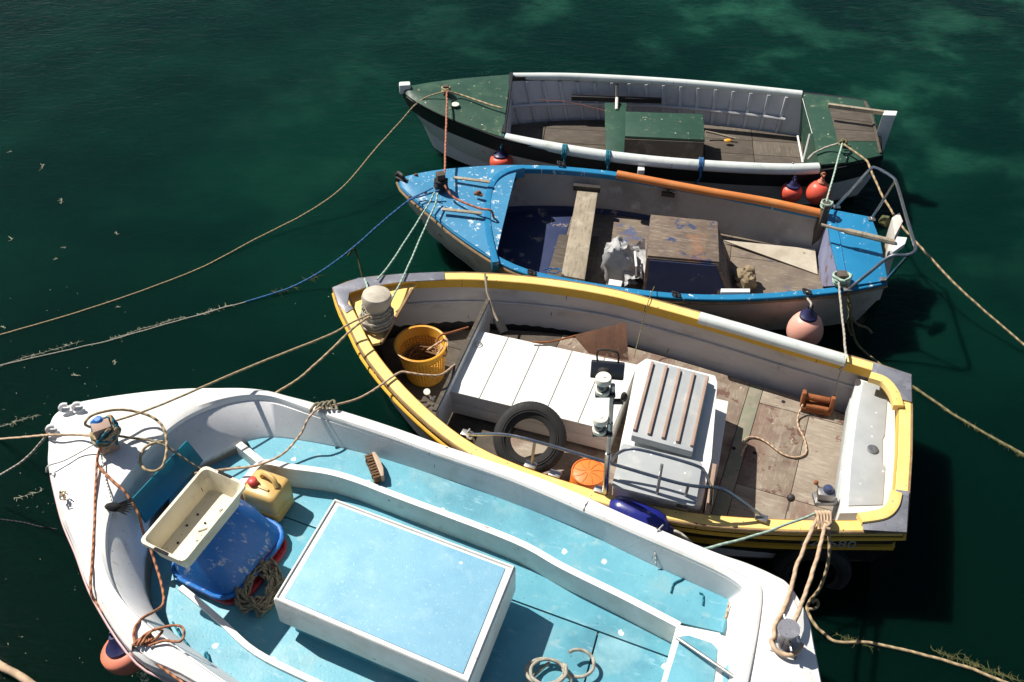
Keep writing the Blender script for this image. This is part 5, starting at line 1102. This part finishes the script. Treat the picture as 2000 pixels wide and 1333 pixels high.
# ---------------------------------------------------------------- weed on the water and on the ropes
random.seed(11)
def strand_clump(c, n, ln, r, spread, dv=Vector((1, 0, 0))):
    mb = MB(); dv = dv.normalized(); sv_ = Vector((-dv.y, dv.x, 0)); sp_ = [c + dv * spread[0] * 2.2 * t + sv_ * random.uniform(-.3, .3) * spread[1] + Vector((0, 0, .004)) for t in (-1, -.6, -.2, .2, .6, 1)]
    mb.tube(spline(sp_, 3), r * 1.2, 4)
    for i in range(n):
        p = random.choice(spline(sp_, 3)).copy(); a = math.atan2(dv.y, dv.x) + random.gauss(0, .75) + random.choice((0, math.pi)); q = [p]; l_ = ln * random.uniform(.4, 1.3)
        for s in range(4): a += random.uniform(-.8, .8); p = p + Vector((math.cos(a), math.sin(a), random.uniform(-.16, .1))) * l_ / 4; p.z = max(p.z, -.012); q.append(p.copy())
        mb.tube(q, [r, r * 1.2, r * .9, r * .6, r * .3], 4)
    return mb
for px, py, n, ln, sp, mt, lab in ((1908, 1302, 120, .08, (.13, .05), 'weed', 'shaggy clump of yellow green weed on the rope at bottom right'), (1668, 1254, 45, .06, (.06, .04), 'weed', 'green weed tuft on the rope just right of the white stern'),
    (1800, 768, 26, .05, (.07, .03), 'weed', 'thin weed tuft on the underwater rope right of the yellow stern'), (1880, 822, 50, .05, (.08, .03), 'weed', 'straggly weed on the sunk rope at the right edge'), (1968, 873, 50, .05, (.08, .03), 'weed', 'weed tuft on the sunk rope farthest to the right'),
    (290, 640, 55, .05, (.16, .03), 'weed_pale', 'pale weed caught along the blue bow line near the left edge'), (60, 697, 60, .05, (.2, .035), 'weed_pale', 'whitish weed bundle on the blue bow line at far left'), (420, 606, 30, .05, (.08, .02), 'weed_pale', 'small pale weed knot on the middle of the blue bow line'),
    (557, 567, 26, .09, (.05, .04), 'weed', 'green weed lump where the blue bow line meets the water'), (610, 543, 12, .09, (.04, .04), 'weed', 'small green weed lump hanging on the blue bow line'), (20, 828, 40, .05, (.1, .025), 'weed_pale', 'pale weed strip afloat left of the white bow'), (55, 967, 16, .05, (.05, .03), 'weed_pale', 'little weed scrap afloat below the white stem at left')):
    k = strand_clump(at(px, py, 0), n, ln, .0024, sp, at(px + (60 if px > 1000 else -60), py + (22 if px > 1000 and py > 1000 else 36 if px > 1000 else 18), 0) - at(px, py, 0)); o = build('seaweed', k, mt, smooth=0); tag(o, lab, 'seaweed')
rope('weed strand dangling from the blue bow line above the water', [(692, 484, .36), (698, 500, .28), (703, 520, .2), (708, 540, .12)], .010, 'weed', [[(690, 486, .36), (684, 494, .3), (680, 500, .26)]], name='seaweed', cat='seaweed')
for px, py, q, lab in ((84, 326, 1.2, 'pale weed scrap adrift, highest of those at far left'), (120, 395, 1.1, 'pale weed scrap adrift just below the highest one at left'), (22, 467, .7, 'small weed scrap adrift at the left edge above the tan line'),
    (124, 484, .7, 'upper of two small weed scraps adrift left of centre'), (108, 507, .5, 'lower of two tiny weed scraps adrift left of centre'), (228, 457, .6, 'thin weed scrap adrift well above the tan line, alone'), (232, 600, .5, 'tiny weed scrap adrift between the tan and blue bow lines'),
    (225, 708, .9, 'weed scrap adrift below the blue bow line, above the white bow'), (146, 734, .9, 'glinting weed scrap adrift just above the tip of the white bow'), (8, 640, .6, 'tiny weed scrap at the left edge between the two lines'), (20, 297, .5, 'tiny weed scrap near the left edge above all others')):
    k = strand_clump(at(px, py, 0), 5, .05 * q, .0035, (.016 * q, .012), Vector((random.uniform(-1, 1), random.uniform(-1, 1), 0))); o = build('weed_scrap', k, 'weed_pale', smooth=0); tag(o, lab, 'seaweed', 'weed scraps drifting at the left')
k = MB()
for i in range(110):
    p = at(random.uniform(0, 260) if i % 3 else random.uniform(0, 700), random.uniform(560, 1333), .003); 
    a = random.uniform(0, 3); d = Vector((math.cos(a), math.sin(a), 0)) * random.uniform(.002, .010)
    k.tube([p - d, p + d], random.uniform(.0015, .003), 4)
tag(build('water_flecks', k, 'weed_pale', smooth=0), kind='stuff')
